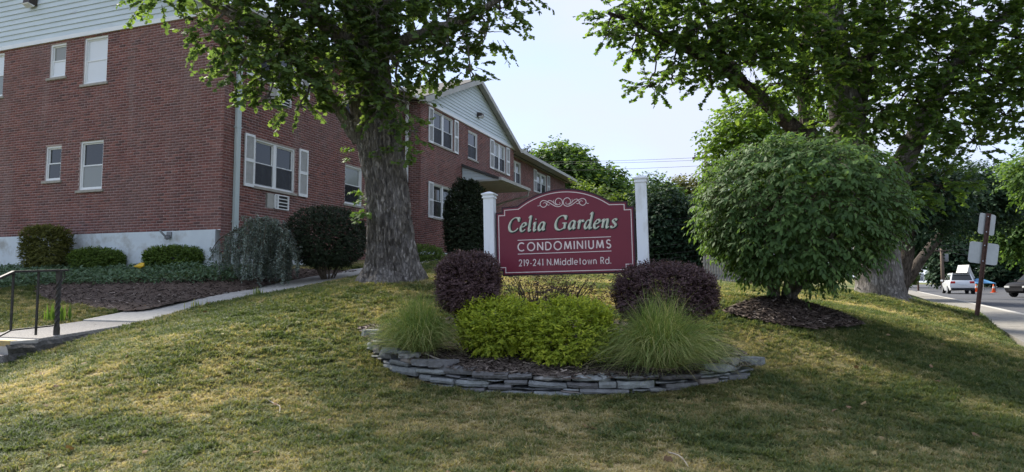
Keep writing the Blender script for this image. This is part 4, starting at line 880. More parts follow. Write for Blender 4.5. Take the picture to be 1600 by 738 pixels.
far_tree('broadleaf_tree', 'dark overhanging tree above the speed sign', 1500, 440, 45, .4, lumps(1500,315,42,75,60,14), M['farpine'], 75, .34, base=(23.5,42,Hs(23.5,42)))
far_tree('spruce_tree', 'dark blue green spruce beyond the white car', 1490, 440, 88, .3, [(at(1487,y_,85), (w_*85/FPX, w_*85/FPX, 10*85/FPX)) for y_, w_ in ((345,8),(360,14),(378,20),(396,26),(412,30),(428,32))], M['farpine'], 90, .6)
far_tree('broadleaf_tree', 'sunlit green tree behind the back facing road sign', 1545, 440, 70, .4, lumps(1550,356,66,46,44,12), M['hedge'], 60, .5, base=(60,66,Hs(60,66)))
far_tree('broadleaf_tree', 'green tree at the right edge beyond the black car', 1600, 440, 62, .4, lumps(1605,370,58,50,75,12), M['fargreen'], 60, .48, base=(56,58,Hs(56,58)))
far_tree('broadleaf_tree', 'large tree leaning in from the right edge above the road', 1640, 440, 36, .4, lumps(1625,265,34,60,60,12), M['fargreen'], 60, .32, base=(42,34,Hs(42,34)))
far_tree('broadleaf_tree', 'distant tree closing the road behind the speed sign', 1400, 440, 110, .4, lumps(1420,380,105,70,60,14), M['farpine'], 13, 1.1)
far_tree('broadleaf_tree', 'distant dark tree behind the white steeple shaped roof', 1530, 440, 115, .4, lumps(1560,395,110,70,46,12), M['farpine'], 13, 1.1)

far_tree('broadleaf_tree', 'low dark tree line at the far right horizon behind the black car', 1600, 440, 112, .3, lumps(1600,424,108,80,26,14), M['farpine'], 16, 1.0)
# ================================================================== shrubs
def shrub(name, label, cat, base, center, radii, mat_, n, lsize, tmpl=T_DIAMOND, power=2.0, k=5, L=.10, up=.25, group=None, droop=.1, stems=9, stemr=.010, hollow=.55, flat_bottom=None, lump=.10, lvar=.3, seed=1, fill=.45, stemm='twig', holes=0.0):
    c = np.asarray(center, float); r = np.asarray(radii, float); root = empty(name, base, label, cat, group)
    d = rdir(n); dd = d
    if power != 2.0: dd = d/np.power((np.abs(dd)**power).sum(1), 1/power)[:,None]
    lum = 1 + lump*(fbm(d[:,0]*3+5, d[:,1]*3+d[:,2]*4, seed, 3)-.5)*2
    inner = rng.random(n) < fill; q_ = np.where(inner, rng.uniform(hollow, .93, n), rng.uniform(.93, 1.0, n))
    p = c + dd*r*(q_*lum)[:,None]
    if holes:
        h = fbm(d[:,0]*5+9, d[:,2]*5+d[:,1]*3, seed+4, 3); kk = (h > holes) | inner; p = p[kk]; d = d[kk]; inner = inner[kk]
    if flat_bottom is not None: kk = p[:,2] > flat_bottom; p = p[kk]; d = d[kk]; inner = inner[kk]
    n = len(p); dr = d + np.array([0,0,up]) + rdir(n)*.5; Ls = L*rng.uniform(.6, 1.35, n)
    pos, ax, nm, own = sprays(p, dr, Ls, k, droop); nm = norm(nm + d[own]*.8)
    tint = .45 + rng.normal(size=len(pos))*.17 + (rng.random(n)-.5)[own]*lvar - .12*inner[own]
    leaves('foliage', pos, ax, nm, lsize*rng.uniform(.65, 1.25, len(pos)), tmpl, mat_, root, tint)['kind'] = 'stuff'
    mb = MB(); b0 = np.asarray(base, float)
    for i in range(stems):
        a = rng.uniform(0, 6.28); e1 = c + np.array([math.cos(a), math.sin(a), rng.uniform(-.1, .7)])*r*rng.uniform(.5, .85); s0 = b0 + np.array([math.cos(a)*r[0]*.12, math.sin(a)*r[1]*.12, -.03])
        mid = s0*.45 + e1*.55 + np.array([0,0,-.05]); mb.tube(wobble(spline([s0, mid, e1], 4), r.mean()*.03), list(np.linspace(stemr, stemr*.35, 9)), 5)
    mb.build('stems', M[stemm], root, smooth=True)['kind'] = 'stuff'; return root
def gb(px, Y, z=None):
    x = at(px, 400, Y)[0]; return np.array([x, Y, float(bedz(x, Y)) if z is None else z])
# golden mounds
b1_ = gb(776, 7.62); shrub('golden_shrub', 'golden green mounded shrub in the bed, left one below the sign', 'shrub', b1_, at(776,512,7.62), (.40,.36,.27), M['gold'], 3000, .036, T_OVAL, 2.6, 7, .09, .5, 'golden shrubs below the sign', .15, 14, .006, flat_bottom=b1_[2]+.03, lump=.16, seed=3, holes=.33)
b2_ = gb(885, 7.28); shrub('golden_shrub', 'golden green mounded shrub in the bed, right one beside the tall grass', 'shrub', b2_, at(885,524,7.28), (.46,.38,.335), M['gold'], 3400, .036, T_OVAL, 2.5, 7, .09, .5, 'golden shrubs below the sign', .15, 14, .006, flat_bottom=b2_[2]+.02, lump=.2, seed=9, holes=.34)
# purple barberries and the dark stems between them
b3_ = gb(730, 7.95); shrub('barberry_shrub', 'dark purple clipped shrub covering the foot of the left sign post', 'shrub', b3_, at(731,442,7.85), (.325,.34,.30), M['purple'], 6000, .026, T_DIAMOND, 3.0, 7, .06, .2, 'purple shrubs beside the sign', .0, 22, .008, lump=.14, seed=5, fill=.55)
b4_ = gb(1040, 7.72); shrub('barberry_shrub', 'wide dark purple clipped shrub covering the foot of the right sign post', 'shrub', b4_, at(1040,459,7.72), (.535,.34,.295), M['purple'], 8000, .026, T_DIAMOND, 2.9, 7, .06, .2, 'purple shrubs beside the sign', .0, 30, .008, lump=.14, seed=6, fill=.55)
b5_ = gb(850, 8.75); shrub('barberry_shrub', 'thin dark shrub under the sign panel with the lawn showing through', 'shrub', b5_, at(862,452,8.75), (.78,.24,.30), M['purple'], 750, .028, T_DIAMOND, 3.0, 6, .10, .3, 'purple shrubs beside the sign', .0, 46, .011, lump=.2, seed=8, fill=.7, hollow=.1)
# foundation planting on the left
def fb(px, py, Y): p = at(px, py, Y); return np.array([p[0], Y, Hs(p[0], Y)])
b = fb(73,420,17.0); shrub('hedge_shrub', 'tall boxy yellowing shrub against the white foundation', 'shrub', b, at(73,387,17.0), (.44,.38,.46), M['boxwood'], 4200, .045, T_DIAMOND, 5.0, 7, .09, .2, None, 0, 16, .012, lump=.06, seed=12)
b = fb(152,420,16.9); shrub('hedge_shrub', 'low rounded green shrub next to the tall yellowing one', 'shrub', b, at(152,406,16.8), (.56,.38,.20), M['hedge'], 3600, .045, T_DIAMOND, 2.8, 7, .09, .3, 'clipped shrubs along the foundation', 0, 14, .010, lump=.08, seed=13)
b = fb(272,420,16.3); shrub('hedge_shrub', 'low clipped green shrub under the outdoor light near the building corner', 'shrub', b, at(275,404,16.2), (.65,.40,.21), M['hedge'], 3800, .045, T_DIAMOND, 3.2, 7, .09, .3, 'clipped shrubs along the foundation', 0, 14, .010, lump=.08, seed=14)
b = fb(512,420,15.6); shrub('yew_shrub', 'large dark rounded evergreen between the weeping conifer and the maple', 'shrub', b, at(511,371,15.6), (.82,.74,.63), M['darkshrub'], 5600, .042, T_DIAMOND, 2.7, 8, .09, .3, None, .1, 26, .016, lump=.07, seed=15)
b = fb(664,410,21.0); shrub('hedge_shrub', 'small green shrub just right of the maple trunk', 'shrub', b, at(663,404,21.0), (.55,.5,.34), M['hedge'], 1600, .05, T_DIAMOND, 2.8, 7, .09, .3, None, 0, 12, .010, seed=16)
b = fb(728,405,23.6); shrub('holly_shrub', 'tall dark columnar shrub beside the entrance behind the sign post', 'shrub', b, at(728,349,23.6), (.66,.6,1.42), M['darkshrub'], 6500, .075, T_DIAMOND, 2.5, 6, .12, .2, None, .1, 20, .018, lump=.14, seed=17)
b = fb(1414,447,70); shrub('roadside_bush', 'sunlit yellow green bush left of the speed sign', 'bush', b, at(1414,432,70), (1.0,.8,.7), M['hedge'], 700, .18, T_CLUMP, 2.2, 5, .4, .3, None, 0, 8, .03, seed=18)
# round viburnum on short trunks
VB = ground(1226, 479); VY = float(VB[1])
vib = empty('viburnum_shrub', VB, 'large ball shaped leafy shrub on short stems in a mulch ring', 'shrub')
vr = 140*VY/FPX; vc = at(1247, 330, VY); rr = np.array([vr, vr*.92, 106*VY/FPX]); n = 4600
d = rdir(n*2); d = d[(d[:,2] > -.93)][:n]; n = len(d); dd = d/np.power((np.abs(d)**2.25).sum(1), 1/2.25)[:,None]
lum = 1 + .12*(fbm(d[:,0]*3.5+4, d[:,2]*3.5+d[:,1]*2, 41, 3)-.5)*2 + .10*(rng.random(n) < .03); inner = rng.random(n) < .34; qv = np.where(inner, rng.uniform(.72, .93, n), rng.uniform(.93, 1.02, n)); low = np.clip(-dd[:,2], 0, 1); p = vc + dd*rr*(qv*lum)[:,None]; p[:,0] = vc[0] - .10*low*rr[0] + (p[:,0]-vc[0])*(1-.26*low)
dr = d*np.array([1,1,.3]) + rdir(n)*.45 + np.array([0,0,.05]); Lv = rng.uniform(.12, .30, n)
pos, ax, nm, own = sprays(p, dr, Lv, 8, .8, .9); nm = norm(nm + d[own]*.55)
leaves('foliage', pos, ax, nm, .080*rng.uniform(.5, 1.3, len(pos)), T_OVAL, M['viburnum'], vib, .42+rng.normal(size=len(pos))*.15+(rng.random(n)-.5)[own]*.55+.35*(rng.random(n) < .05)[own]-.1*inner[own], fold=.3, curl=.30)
sel = rng.random(n) < .5; twig_mesh(p[sel], dr[sel], Lv[sel], .6, .005, M['twig'], vib)
for i in range(7):
    a = i*.9+.3; e1 = vc + np.array([math.cos(a)*rr[0]*.62, math.sin(a)*rr[1]*.62, rng.uniform(-.2, .4)*rr[2]]); s0 = VB + np.array([math.cos(a)*.11, math.sin(a)*.09, -.1])
    limb(vib, [s0, s0+np.array([math.cos(a)*.08, math.sin(a)*.08, .35]), (s0+e1)/2+np.array([0,0,.05]), e1], .045+.02*(i % 3 == 0), .012, M['bark'], 'stem', 8, 5)
mb = MB()
for i in range(60):
    a = rng.uniform(0, 6.28); c1 = vc + np.array([math.cos(a)*rr[0]*.5, math.sin(a)*rr[1]*.5, rng.uniform(-.4,.3)*rr[2]]); e, _ = in_ell(1, vc, rr*.9, .85); mb.tube(wobble(spline([c1, (c1+e[0])/2, e[0]], 3), .03), list(np.linspace(.014, .004, 7)), 4)
mb.build('branches', M['twig'], vib, smooth=True)['kind'] = 'stuff'

# weeping blue conifer: arching leaders with curtains of needles
WB = fb(400,436,15.0); weep = empty('weeping_conifer', WB, 'blue green weeping conifer with hanging branches at the building corner', 'conifer')
mb = MB(); P0 = []; 
top_pts = [at(*q) for q in [(330,392,15.2),(345,372,15.1),(372,358,15.0),(395,347,14.9),(415,340,14.9),(430,346,14.8),(446,362,14.8),(454,385,14.7)]]
trunkp = spline([WB-np.array([0,0,.1]), at(405,400,15.0), at(400,360,15.0), at(415,341,14.9)], 6); mb.tube(trunkp, list(np.linspace(.06, .03, len(trunkp))), 7)
arch = spline(top_pts, 10); mb.tube(arch, list(np.interp(np.linspace(0, 1, len(arch)), [0,.5,1], [.008,.03,.008])), 6)
needles = []; nd = []
for i in range(150):
    a0 = arch[rng.integers(0, len(arch))] if i % 3 == 0 else arch[rng.integers(28, 70)]; a0 = a0 + np.array([rng.normal()*.08, rng.normal()*.28, rng.normal()*.02]); zg = Hs(a0[0], a0[1])
    ln = max(.15, min((a0[2]-zg)*rng.uniform(.45, 1.0), 1.3)); sw = np.array([rng.normal()*.10, rng.normal()*.12-.05, 0]); m_ = 10
    pts = [a0 + sw*math.sin(t_*1.6)*1.2 + np.array([0,0,.05*math.sin(t_*3.1)-ln*t_]) for t_ in np.linspace(0, 1, m_)]; mb.tube(pts, list(np.linspace(.008, .003, m_)), 4)
    for j in range(int(ln*95)):
        t_ = rng.random()*(m_-1); k_ = int(t_); q_ = pts[k_] + (pts[min(k_+1, m_-1)]-pts[k_])*(t_-k_); needles.append(q_); dv = rdir(1)[0]; dv[2] = dv[2]*.6-.3; nd.append(dv)
mb.build('branches', M['twig'], weep, smooth=True)['kind'] = 'stuff'
needles = np.array(needles); nd = np.array(nd); pos, ax, nm, own = sprays(needles, nd, rng.uniform(.02, .05, len(needles)), 3, .3, 1.2); leaves('needles', pos, ax, nm, rng.uniform(.03, .055, len(pos)), T_DIAMOND, M['blueweep'], weep, rng.random(len(pos)), fold=.1, curl=.05)

# fountain grasses
def fountain(name, label, base, n, hgt, spread, wind=(0,0), dead=.15, rbase=.14):
    root = empty(name, base, label, 'ornamental grass', 'ornamental grasses at the bed ends'); m_ = 8
    a = rng.uniform(0, 6.28, n); s = rng.uniform(.05, 1, n)**.6; out = np.stack([np.cos(a), np.sin(a), 0*a], -1); p0 = base + out*(rbase*s)[:,None]; h = hgt*rng.uniform(.55, 1.08, n)*(1.05-.25*s); sp = spread*s*rng.uniform(.6, 1.25, n)
    t_ = np.linspace(0, 1, m_)[None,:]; z = h[:,None]*(2.2*t_ - (1.55*s[:,None]+.52)*t_**1.9); hor = sp[:,None]*(t_**1.15)
    P = p0[:,None,:] + out[:,None,:]*hor[...,None]; P[...,0] += wind[0]*t_**2*h[:,None]; P[...,1] += wind[1]*t_**2*h[:,None]; P[...,2] += z; P += (rng.normal(size=(n,1,3))*np.array([.10,.10,.05]))*t_[...,None]**1.5 + (rng.normal(size=(n,1,3))*.06)*np.sin(t_*3.1)[...,None]
    w = rng.uniform(.0012, .0026, n)[:,None]*np.minimum(1, (1-t_)*2.2+.12); sd = norm(np.cross(out, [0,0,1.0]) + rng.normal(size=(n,3))*.3)
    A = P - sd[:,None,:]*w[...,None]; Bv = P + sd[:,None,:]*w[...,None]; Vx = np.stack([A, Bv], 2).reshape(-1, 3); b_ = (np.arange(n)*m_*2)[:,None,None]
    f = np.array([(2*i, 2*i+1, 2*i+3, 2*i+2) for i in range(m_-1)])[None] + b_; tint = np.where(rng.random(n) < dead, rng.uniform(.8, 1, n), rng.uniform(.05, .75, n)); low = (s > .75) & (rng.random(n) < .35); tint = np.where(low, np.maximum(tint, .85), tint)
    mesh_np('blades', Vx, f.ravel(), np.full(n*(m_-1), 4), M['fountain'], root, tint=np.repeat(tint, m_*2))
    mb = MB(); mb.tube([base-np.array([0,0,.05]), base+np.array([0,0,.05]), base+np.array([0,0,.10])], [rbase*1.1, rbase, rbase*.5], 12); mb.build('crown_base', M['mulch'], root)
    return root
fountain('fountain_grass', 'smaller fountain of green grass at the left end of the bed', gb(655, 7.60), 4200, .50, .50)
fountain('fountain_grass', 'larger arching grass clump spilling over the slate at the right', gb(1030, 7.02), 6200, .56, .70, (.03,-.05), .24, .20)

# ground cover, tufts by the walk
poly = COVER_L; x0, y0 = poly.min(0); x1, y1 = poly.max(0); n = 26000; X = rng.uniform(x0, x1, n); Y = rng.uniform(y0, y1, n); k = inside(poly, X, Y); X = X[k]; Y = Y[k]; n = len(X)
hh = H(X, Y) + .03 + .20*rng.random(n)*(.4+.6*fbm(X*1.5, Y*1.5, 4)); pos = np.stack([X, Y, hh], -1); ax = rdir(n)*np.array([1,1,.5]) + np.array([0,0,.2]); nm = np.array([0,-.3,1.0]) + rng.normal(size=(n,3))*.4
gc = leaves('ground_cover', pos, ax, norm(nm), rng.uniform(.05, .10, n), T_OVAL, M['cover'], None, .5+rng.normal(size=n)*.22); tag(gc, 'low glossy ground cover between the mulch strip and the foundation', 'ground cover', kind='stuff')
def strap_plant(label, base, n, h, mat_):
    root = empty('leafy_plant', base, label, 'plant'); a = rng.uniform(0, 6.28, n); d = np.stack([np.cos(a)*.5, np.sin(a)*.5, np.ones(n)], -1)
    leaves('foliage', np.asarray(base)+rng.normal(size=(n,3))*np.array([.10,.06,0]), d, np.stack([np.cos(a), np.sin(a), .2*np.ones(n)], -1), h*rng.uniform(.6, 1.1, n), (T_DIAMOND[0]*np.array([.25,1]), T_DIAMOND[1]), mat_, root, rng.random(n), curl=.5)
strap_plant('light green weed clump growing beside the walkway behind the handrail', pp(1.4, 1.55, .0), 26, .26, M['maplesprout'])
strap_plant('green grass tuft at the lawn edge of the walkway', pp(2.6, -.10, .02), 22, .16, M['fountain'])
strap_plant('taller green grass tuft on the walkway edge nearer the tree', pp(3.9, -.10, .02), 22, .18, M['fountain'])

# ================================================================== sign
AL, RO = R(14), R(1.25)
SO = at(883, 424, 8.3)
sx = np.array([math.cos(AL), -math.sin(AL), 0]); sz = np.array([0,0,1.0])
SX = sx*math.cos(RO) + sz*math.sin(RO); SZ = sz*math.cos(RO) - sx*math.sin(RO); SN = np.cross(SX, SZ)
def SG(x, d, z): return SO + SX*x + SN*d + SZ*z
sg_base = SG(0, 0, -.78)
sign = empty('condominium_sign', sg_base, 'maroon arched sign with cream lettering between two white posts', 'sign')
def offset_loop(P, dist, closed=True):
    P = np.asarray(P, float); n = len(P); out = []
    for i in range(n):
        a = P[i-1] if (closed or i > 0) else None; c = P[(i+1) % n] if (closed or i < n-1) else None; b_ = P[i]
        t1 = (b_-a)/max(np.linalg.norm(b_-a), 1e-9) if a is not None else None; t2 = (c-b_)/max(np.linalg.norm(c-b_), 1e-9) if c is not None else None
        if t1 is None: t1 = t2
        if t2 is None: t2 = t1
        n1 = np.array([-t1[1], t1[0]]); n2 = np.array([-t2[1], t2[0]]); m_ = n1+n2; l = np.linalg.norm(m_)
        m_ = n1 if l < 1e-6 else m_/l; c_ = max(.45, float(m_@n1)); dd = dist[i] if hasattr(dist, '__len__') else dist; out.append(b_+m_*dd/c_)
    return np.array(out)
DEP = [0.0]
def ribbon(mb, P, w, d, closed=False, F=SG, step=1e-5):
    h = np.asarray(w)/2 if hasattr(w, '__len__') else w/2
    Lf = offset_loop(P, h, closed); Rt = offset_loop(P, -h, closed); n = len(P); k = n if closed else n-1; DEP[0] = 0.0
    for i in range(k):
        j = (i+1) % n; e = d + step*(i % 40); mb.face([F(Lf[i][0], e, Lf[i][1]), F(Rt[i][0], e, Rt[i][1]), F(Rt[j][0], e, Rt[j][1]), F(Lf[j][0], e, Lf[j][1])])
# border (clockwise from bottom left); outline = border pushed outwards
R0 = (.56**2 + .185**2)/(2*.185); zc = .968 - R0; a0 = math.asin(.56/R0)
arcp = [(R0*math.sin(a), zc+R0*math.cos(a)) for a in np.linspace(-a0, a0, 33)]
BR = [(-.738,0), (-.738,.064), (-.817,.064), (-.817,.712), (-.738,.712), (-.738,.778)] + arcp + [(.738,.778), (.738,.712), (.817,.712), (.817,.064), (.738,.064), (.738,0)]
BR = np.array(BR)
def plate(name, P, d0, d1, mat_):
    n = len(P); mb = MB(); f = [SG(p[0], d1, p[1]) for p in P]; bk = [SG(p[0], d0, p[1]) for p in P]
    mb.add(f+bk, [list(range(n)), list(range(2*n-1, n-1, -1))] + [[i, (i+1) % n, n+(i+1) % n, n+i] for i in range(n)]); return mb.build(name, mat_, sign)
O1 = offset_loop(BR, .042); O2 = offset_loop(BR, .022)
plate('panel_backing', O1, -.022, .018, M['signedge']); pan = plate('panel', O2, .010, .024, M['maroon'])
mb = MB(); ribbon(mb, BR, .0095, .0262, True); mb.build('border_line', M['cream'], sign)
# two plain rules
for z in (.397, .226):
    mb = MB(); ribbon(mb, np.array([(-.58,z), (.57,z)]), .0085, .0262); mb.build('rule', M['cream'], sign)
def arc(cx, cy, rx, a0, a1, n=18, ry=None):
    ry = ry or rx; return [(cx+rx*math.cos(R(a)), cy+ry*math.sin(R(a))) for a in np.linspace(a0, a1, n)]
XH = .70
GL = {'C': ([arc(.5,.5,.5,48,312,26)], .92), 'O': ([arc(.5,.5,.5,0,345,28)+[(1.0,.5)]], 1.0), 'N': ([[(0,0),(0,1)],[(0,.97),(.70,.03)],[(.70,0),(.70,1)]], .70),
 'D': ([[(0,1),(0,0)], [(0,.965),(.28,.965)]+arc(.28,.5,.465,88,-88,18)+[(0,.035)]], .75), 'M': ([[(0,0),(.13,.98)],[(.13,.98),(.46,.08)],[(.46,.08),(.79,.98)],[(.79,.98),(.92,0)]], .92), 'I': ([[(0,0),(0,1)]], 0.0),
 'U': ([[(0,1),(0,.32)]+arc(.31,.31,.31,180,360,14)+[(.62,.32),(.62,1)]], .62), 'S': ([arc(.27,.74,.235,25,262,16)+arc(.28,.25,.25,98,-155,16)], .53),
 'R': ([[(0,0),(0,1)], [(0,.965),(.28,.965)]+arc(.28,.725,.24,88,-88,12)+[(0,.485)], [(.28,.485),(.54,0)]], .54),
 '2': ([arc(.25,.73,.25,175,-25,14)+[(.36,.42),(.02,.035),(.54,.035)]], .54), '1': ([[(0,.93),(.14,.965),(.14,0)]], .14), '9': ([arc(.28,.69,.27,0,350,20)+[(.55,.69)], [(.53,.58),(.22,0)]], .55),
 '4': ([[(.42,0),(.42,.97),(0,.27),(.56,.27)]], .56), '0': ([arc(.27,.5,.27,0,345,20,.47)+[(.54,.5)]], .54), '3': ([arc(.22,.74,.22,150,-80,12)+arc(.24,.27,.25,80,-150,14)], .48), 'P': ([[(0,0),(0,1)], [(0,.965),(.28,.965)]+arc(.28,.725,.24,88,-88,12)+[(0,.485)]], .52),
 'E': ([[(.45,.965),(0,.965),(0,.035),(.45,.035)], [(0,.5),(.4,.5)]], .45), 'L': ([[(0,1),(0,.035),(.4,.035)]], .4), 'T': ([[(.25,0),(.25,.93)], [(0,.965),(.5,.965)]], .5),
 '-': ([[(0,.36),(.26,.36)]], .26), '.': ([[(0,0),(0,.13)]], 0.0), ' ': ([], .22),
 'o': ([arc(.33,.33,.33,0,345,20)+[(.66,.33)]], .66), 'd': ([arc(.33,.33,.33,0,345,20)+[(.66,.33)], [(.66,0),(.66,1)]], .66), 'e': ([[(.02,.34),(.64,.34)]+arc(.33,.33,.32,4,312,20)], .66),
 'n': ([[(0,0),(0,.66)], arc(.25,.40,.25,180,0,12)+[(.50,0)]], .5), 'w': ([[(0,.66),(.19,.02),(.38,.64),(.57,.02),(.76,.66)]], .76), 't': ([[(.15,.95),(.15,0)], [(0,.66),(.32,.66)]], .32), 'i': ([[(0,0),(0,.66)], [(0,.84),(0,.97)]], 0.0), 'l': ([[(0,0),(0,1)]], 0.0)}
def mono(name, text, x0, x1, z, h, sw, gap, parent, mat_, F=SG, d=.0264):
    adv = []; x = 0
    for c in text:
        adv.append(x); x += GL[c][1] + gap + (sw*1.0)
    tot = x-gap-sw; sc = (x1-x0)/tot
    for c, a_ in zip(text, adv):
        mb = MB(); kk = 0
        for st in GL[c][0]:
            kk += 1; P = np.array([(x0+(a_+p[0])*sc, z+p[1]*h) for p in st]); ribbon(mb, P, sw*h, d+kk*2.5e-4, F=F)
        if mb.f: mb.build(name, mat_, parent)
mono('letter', 'CONDOMINIUMS', -.575, .562, .264, .098, .155, .27, sign, M['cream'])
mono('letter', '219-241 N.Middletown Rd.', -.565, .558, .076, .080, .125, .20, sign, M['cream'])
# italic broad nib lettering
CG = {'C': ([[(.80,.80),(.66,.97),(.42,.98),(.16,.78),(.05,.42),(.16,.10),(.40,.0),(.64,.07),(.80,.24)], [(.80,1.02),(.78,.70)]], .86),
 'e': ([[(.07,.28),(.30,.34),(.44,.46),(.36,.60),(.20,.56),(.06,.30),(.10,.06),(.26,.0),(.46,.14)]], .50), 'l': ([[(.02,.92),(.16,1.06),(.15,.6),(.14,.10),(.20,.0),(.32,.10)]], .34), 'i': ([[(.0,.46),(.13,.60),(.12,.3),(.12,.08),(.18,0),(.30,.10)], [(.15,.80),(.19,.86)]], .33),
 'a': ([[(.44,.54),(.28,.60),(.12,.46),(.05,.20),(.14,.01),(.28,.08),(.42,.34)], [(.48,.60),(.43,.25),(.45,.04),(.58,.10)]], .60),
 'G': ([[(.82,.80),(.68,.97),(.44,.98),(.16,.78),(.05,.42),(.16,.10),(.42,.0),(.64,.06),(.80,.16)], [(.82,1.02),(.80,.70)], [(.80,.46),(.79,.06)], [(.60,.46),(.96,.46)]], 1.0),
 'r': ([[(.0,.46),(.13,.60),(.12,.3),(.11,.0)], [(.13,.34),(.24,.54),(.36,.60),(.42,.48)]], .44),
 'd': ([[(.44,.54),(.28,.60),(.12,.46),(.05,.20),(.14,.01),(.28,.08),(.42,.34)], [(.36,.98),(.50,1.10),(.47,.6),(.44,.08),(.52,.0),(.60,.10)]], .62),
 'n': ([[(.0,.46),(.13,.60),(.12,.3),(.11,.0)], [(.13,.34),(.28,.56),(.42,.60),(.45,.44),(.43,.08),(.50,.0),(.62,.10)]], .64), 's': ([[(.42,.50),(.28,.60),(.12,.50),(.22,.34),(.36,.20),(.28,.03),(.10,.02),(.02,.12)]], .46), ' ': ([], .52)}
def pen(text, x0, x1, z, h, nib, thin, ang, d, mat_, name, dx=0, dz=0, slant=.16, grow=0.0, under=None):
    gap = .10; adv = []; x = 0
    for c in text: adv.append(x); x += CG[c][1] + gap
    sc = (x1-x0)/(x-gap); out = []
    for ci, (c, a_) in enumerate(zip(text, adv)):
        mb = MB(); kk = 0
        for st in CG[c][0]:
            kk += 1; P = np.array([p[:2] for p in spline([np.array([q_[0], q_[1], 0]) for q_ in st], 7)]); T = np.gradient(P, axis=0); th_ = np.arctan2(T[:,1], T[:,0]); wv = np.maximum(thin, nib*np.abs(np.sin(th_-R(ang))))*h + grow
            wv[0] *= .7; wv[-1] *= .5
            Q = np.stack([x0+dx+(a_+P[:,0]+slant*P[:,1]*h/sc)*sc, z+dz+P[:,1]*h], -1); ribbon(mb, Q, wv, d+kk*2.5e-4, step=8e-6)
        out.append(mb.build(name, mat_, under[ci] if under else sign) if mb.f else None)
    return out
LT = pen('Celia Gardens', -.700, .640, .505, .172, .20, .060, 28, .0290, M['sage'], 'letter')
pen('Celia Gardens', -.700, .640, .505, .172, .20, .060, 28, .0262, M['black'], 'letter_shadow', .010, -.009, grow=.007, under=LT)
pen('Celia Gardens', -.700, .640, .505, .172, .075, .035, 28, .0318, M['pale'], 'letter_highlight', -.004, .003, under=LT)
# scroll ornament
mb = MB(); kk = 0; u_ = .000545
def orn(P, w=.0085):
    global kk
    for sgn in (-1, 1):
        kk += 1; Q = np.array([p[:2] for p in spline([np.array([sgn*(p[0]-672)*u_*.98, .790-(p[1]-470)*u_, 0]) for p in P], 7)]); ww = np.interp(np.linspace(0, 1, len(Q)), [0,.15,.5,.85,1], [w*.5,w,w*1.05,w,w*.5]); ribbon(mb, Q, ww, .0264+kk*3e-5, step=8e-6)
orn([(750,370),(738,405),(775,425),(830,405),(850,350),(815,295),(765,280),(705,310),(680,375),(700,435),(760,468),(835,460),(920,415),(1010,355),(1080,322),(1140,315),(1195,355),(1200,410),(1165,455),(1110,465),(1060,430),(1055,390),(1090,362),(1130,378)])
orn([(800,440),(860,405),(920,345),(985,318),(1030,345)], .007); orn([(1030,345),(1045,395),(1015,425),(980,415)], .006); orn([(1198,405),(1230,428),(1268,430)], .006); orn([(880,310),(893,345),(872,380)], .004)
mb.build('scroll_ornament', M['cream'], sign)
for x, ztop in ((-.938, 1.025), (.942, 1.115)):
    F = lambda a, b_, c, x=x: SG(x+a, b_, c)
    mb = MB(); w = .066; mb.box(-w, w, -w, w, -1.1, ztop-.075, F=F); po = mb.build('post', M['post'], sign, bevel=.006)
    mb = MB()
    for z0_, z1_, w0, w1 in ((ztop-.085, ztop-.070, .078, .078), (ztop-.070, ztop-.045, .070, .072), (ztop-.045, ztop-.028, .086, .088), (ztop-.028, ztop, .082, .02)):
        mb.hexa([F(-w0,-w0,z0_), F(w0,-w0,z0_), F(w0,w0,z0_), F(-w0,w0,z0_), F(-w1,-w1,z1_-.0005), F(w1,-w1,z1_-.0005), F(w1,w1,z1_-.0005), F(-w1,w1,z1_-.0005)])
    mb.build('post_cap', M['post'], po)

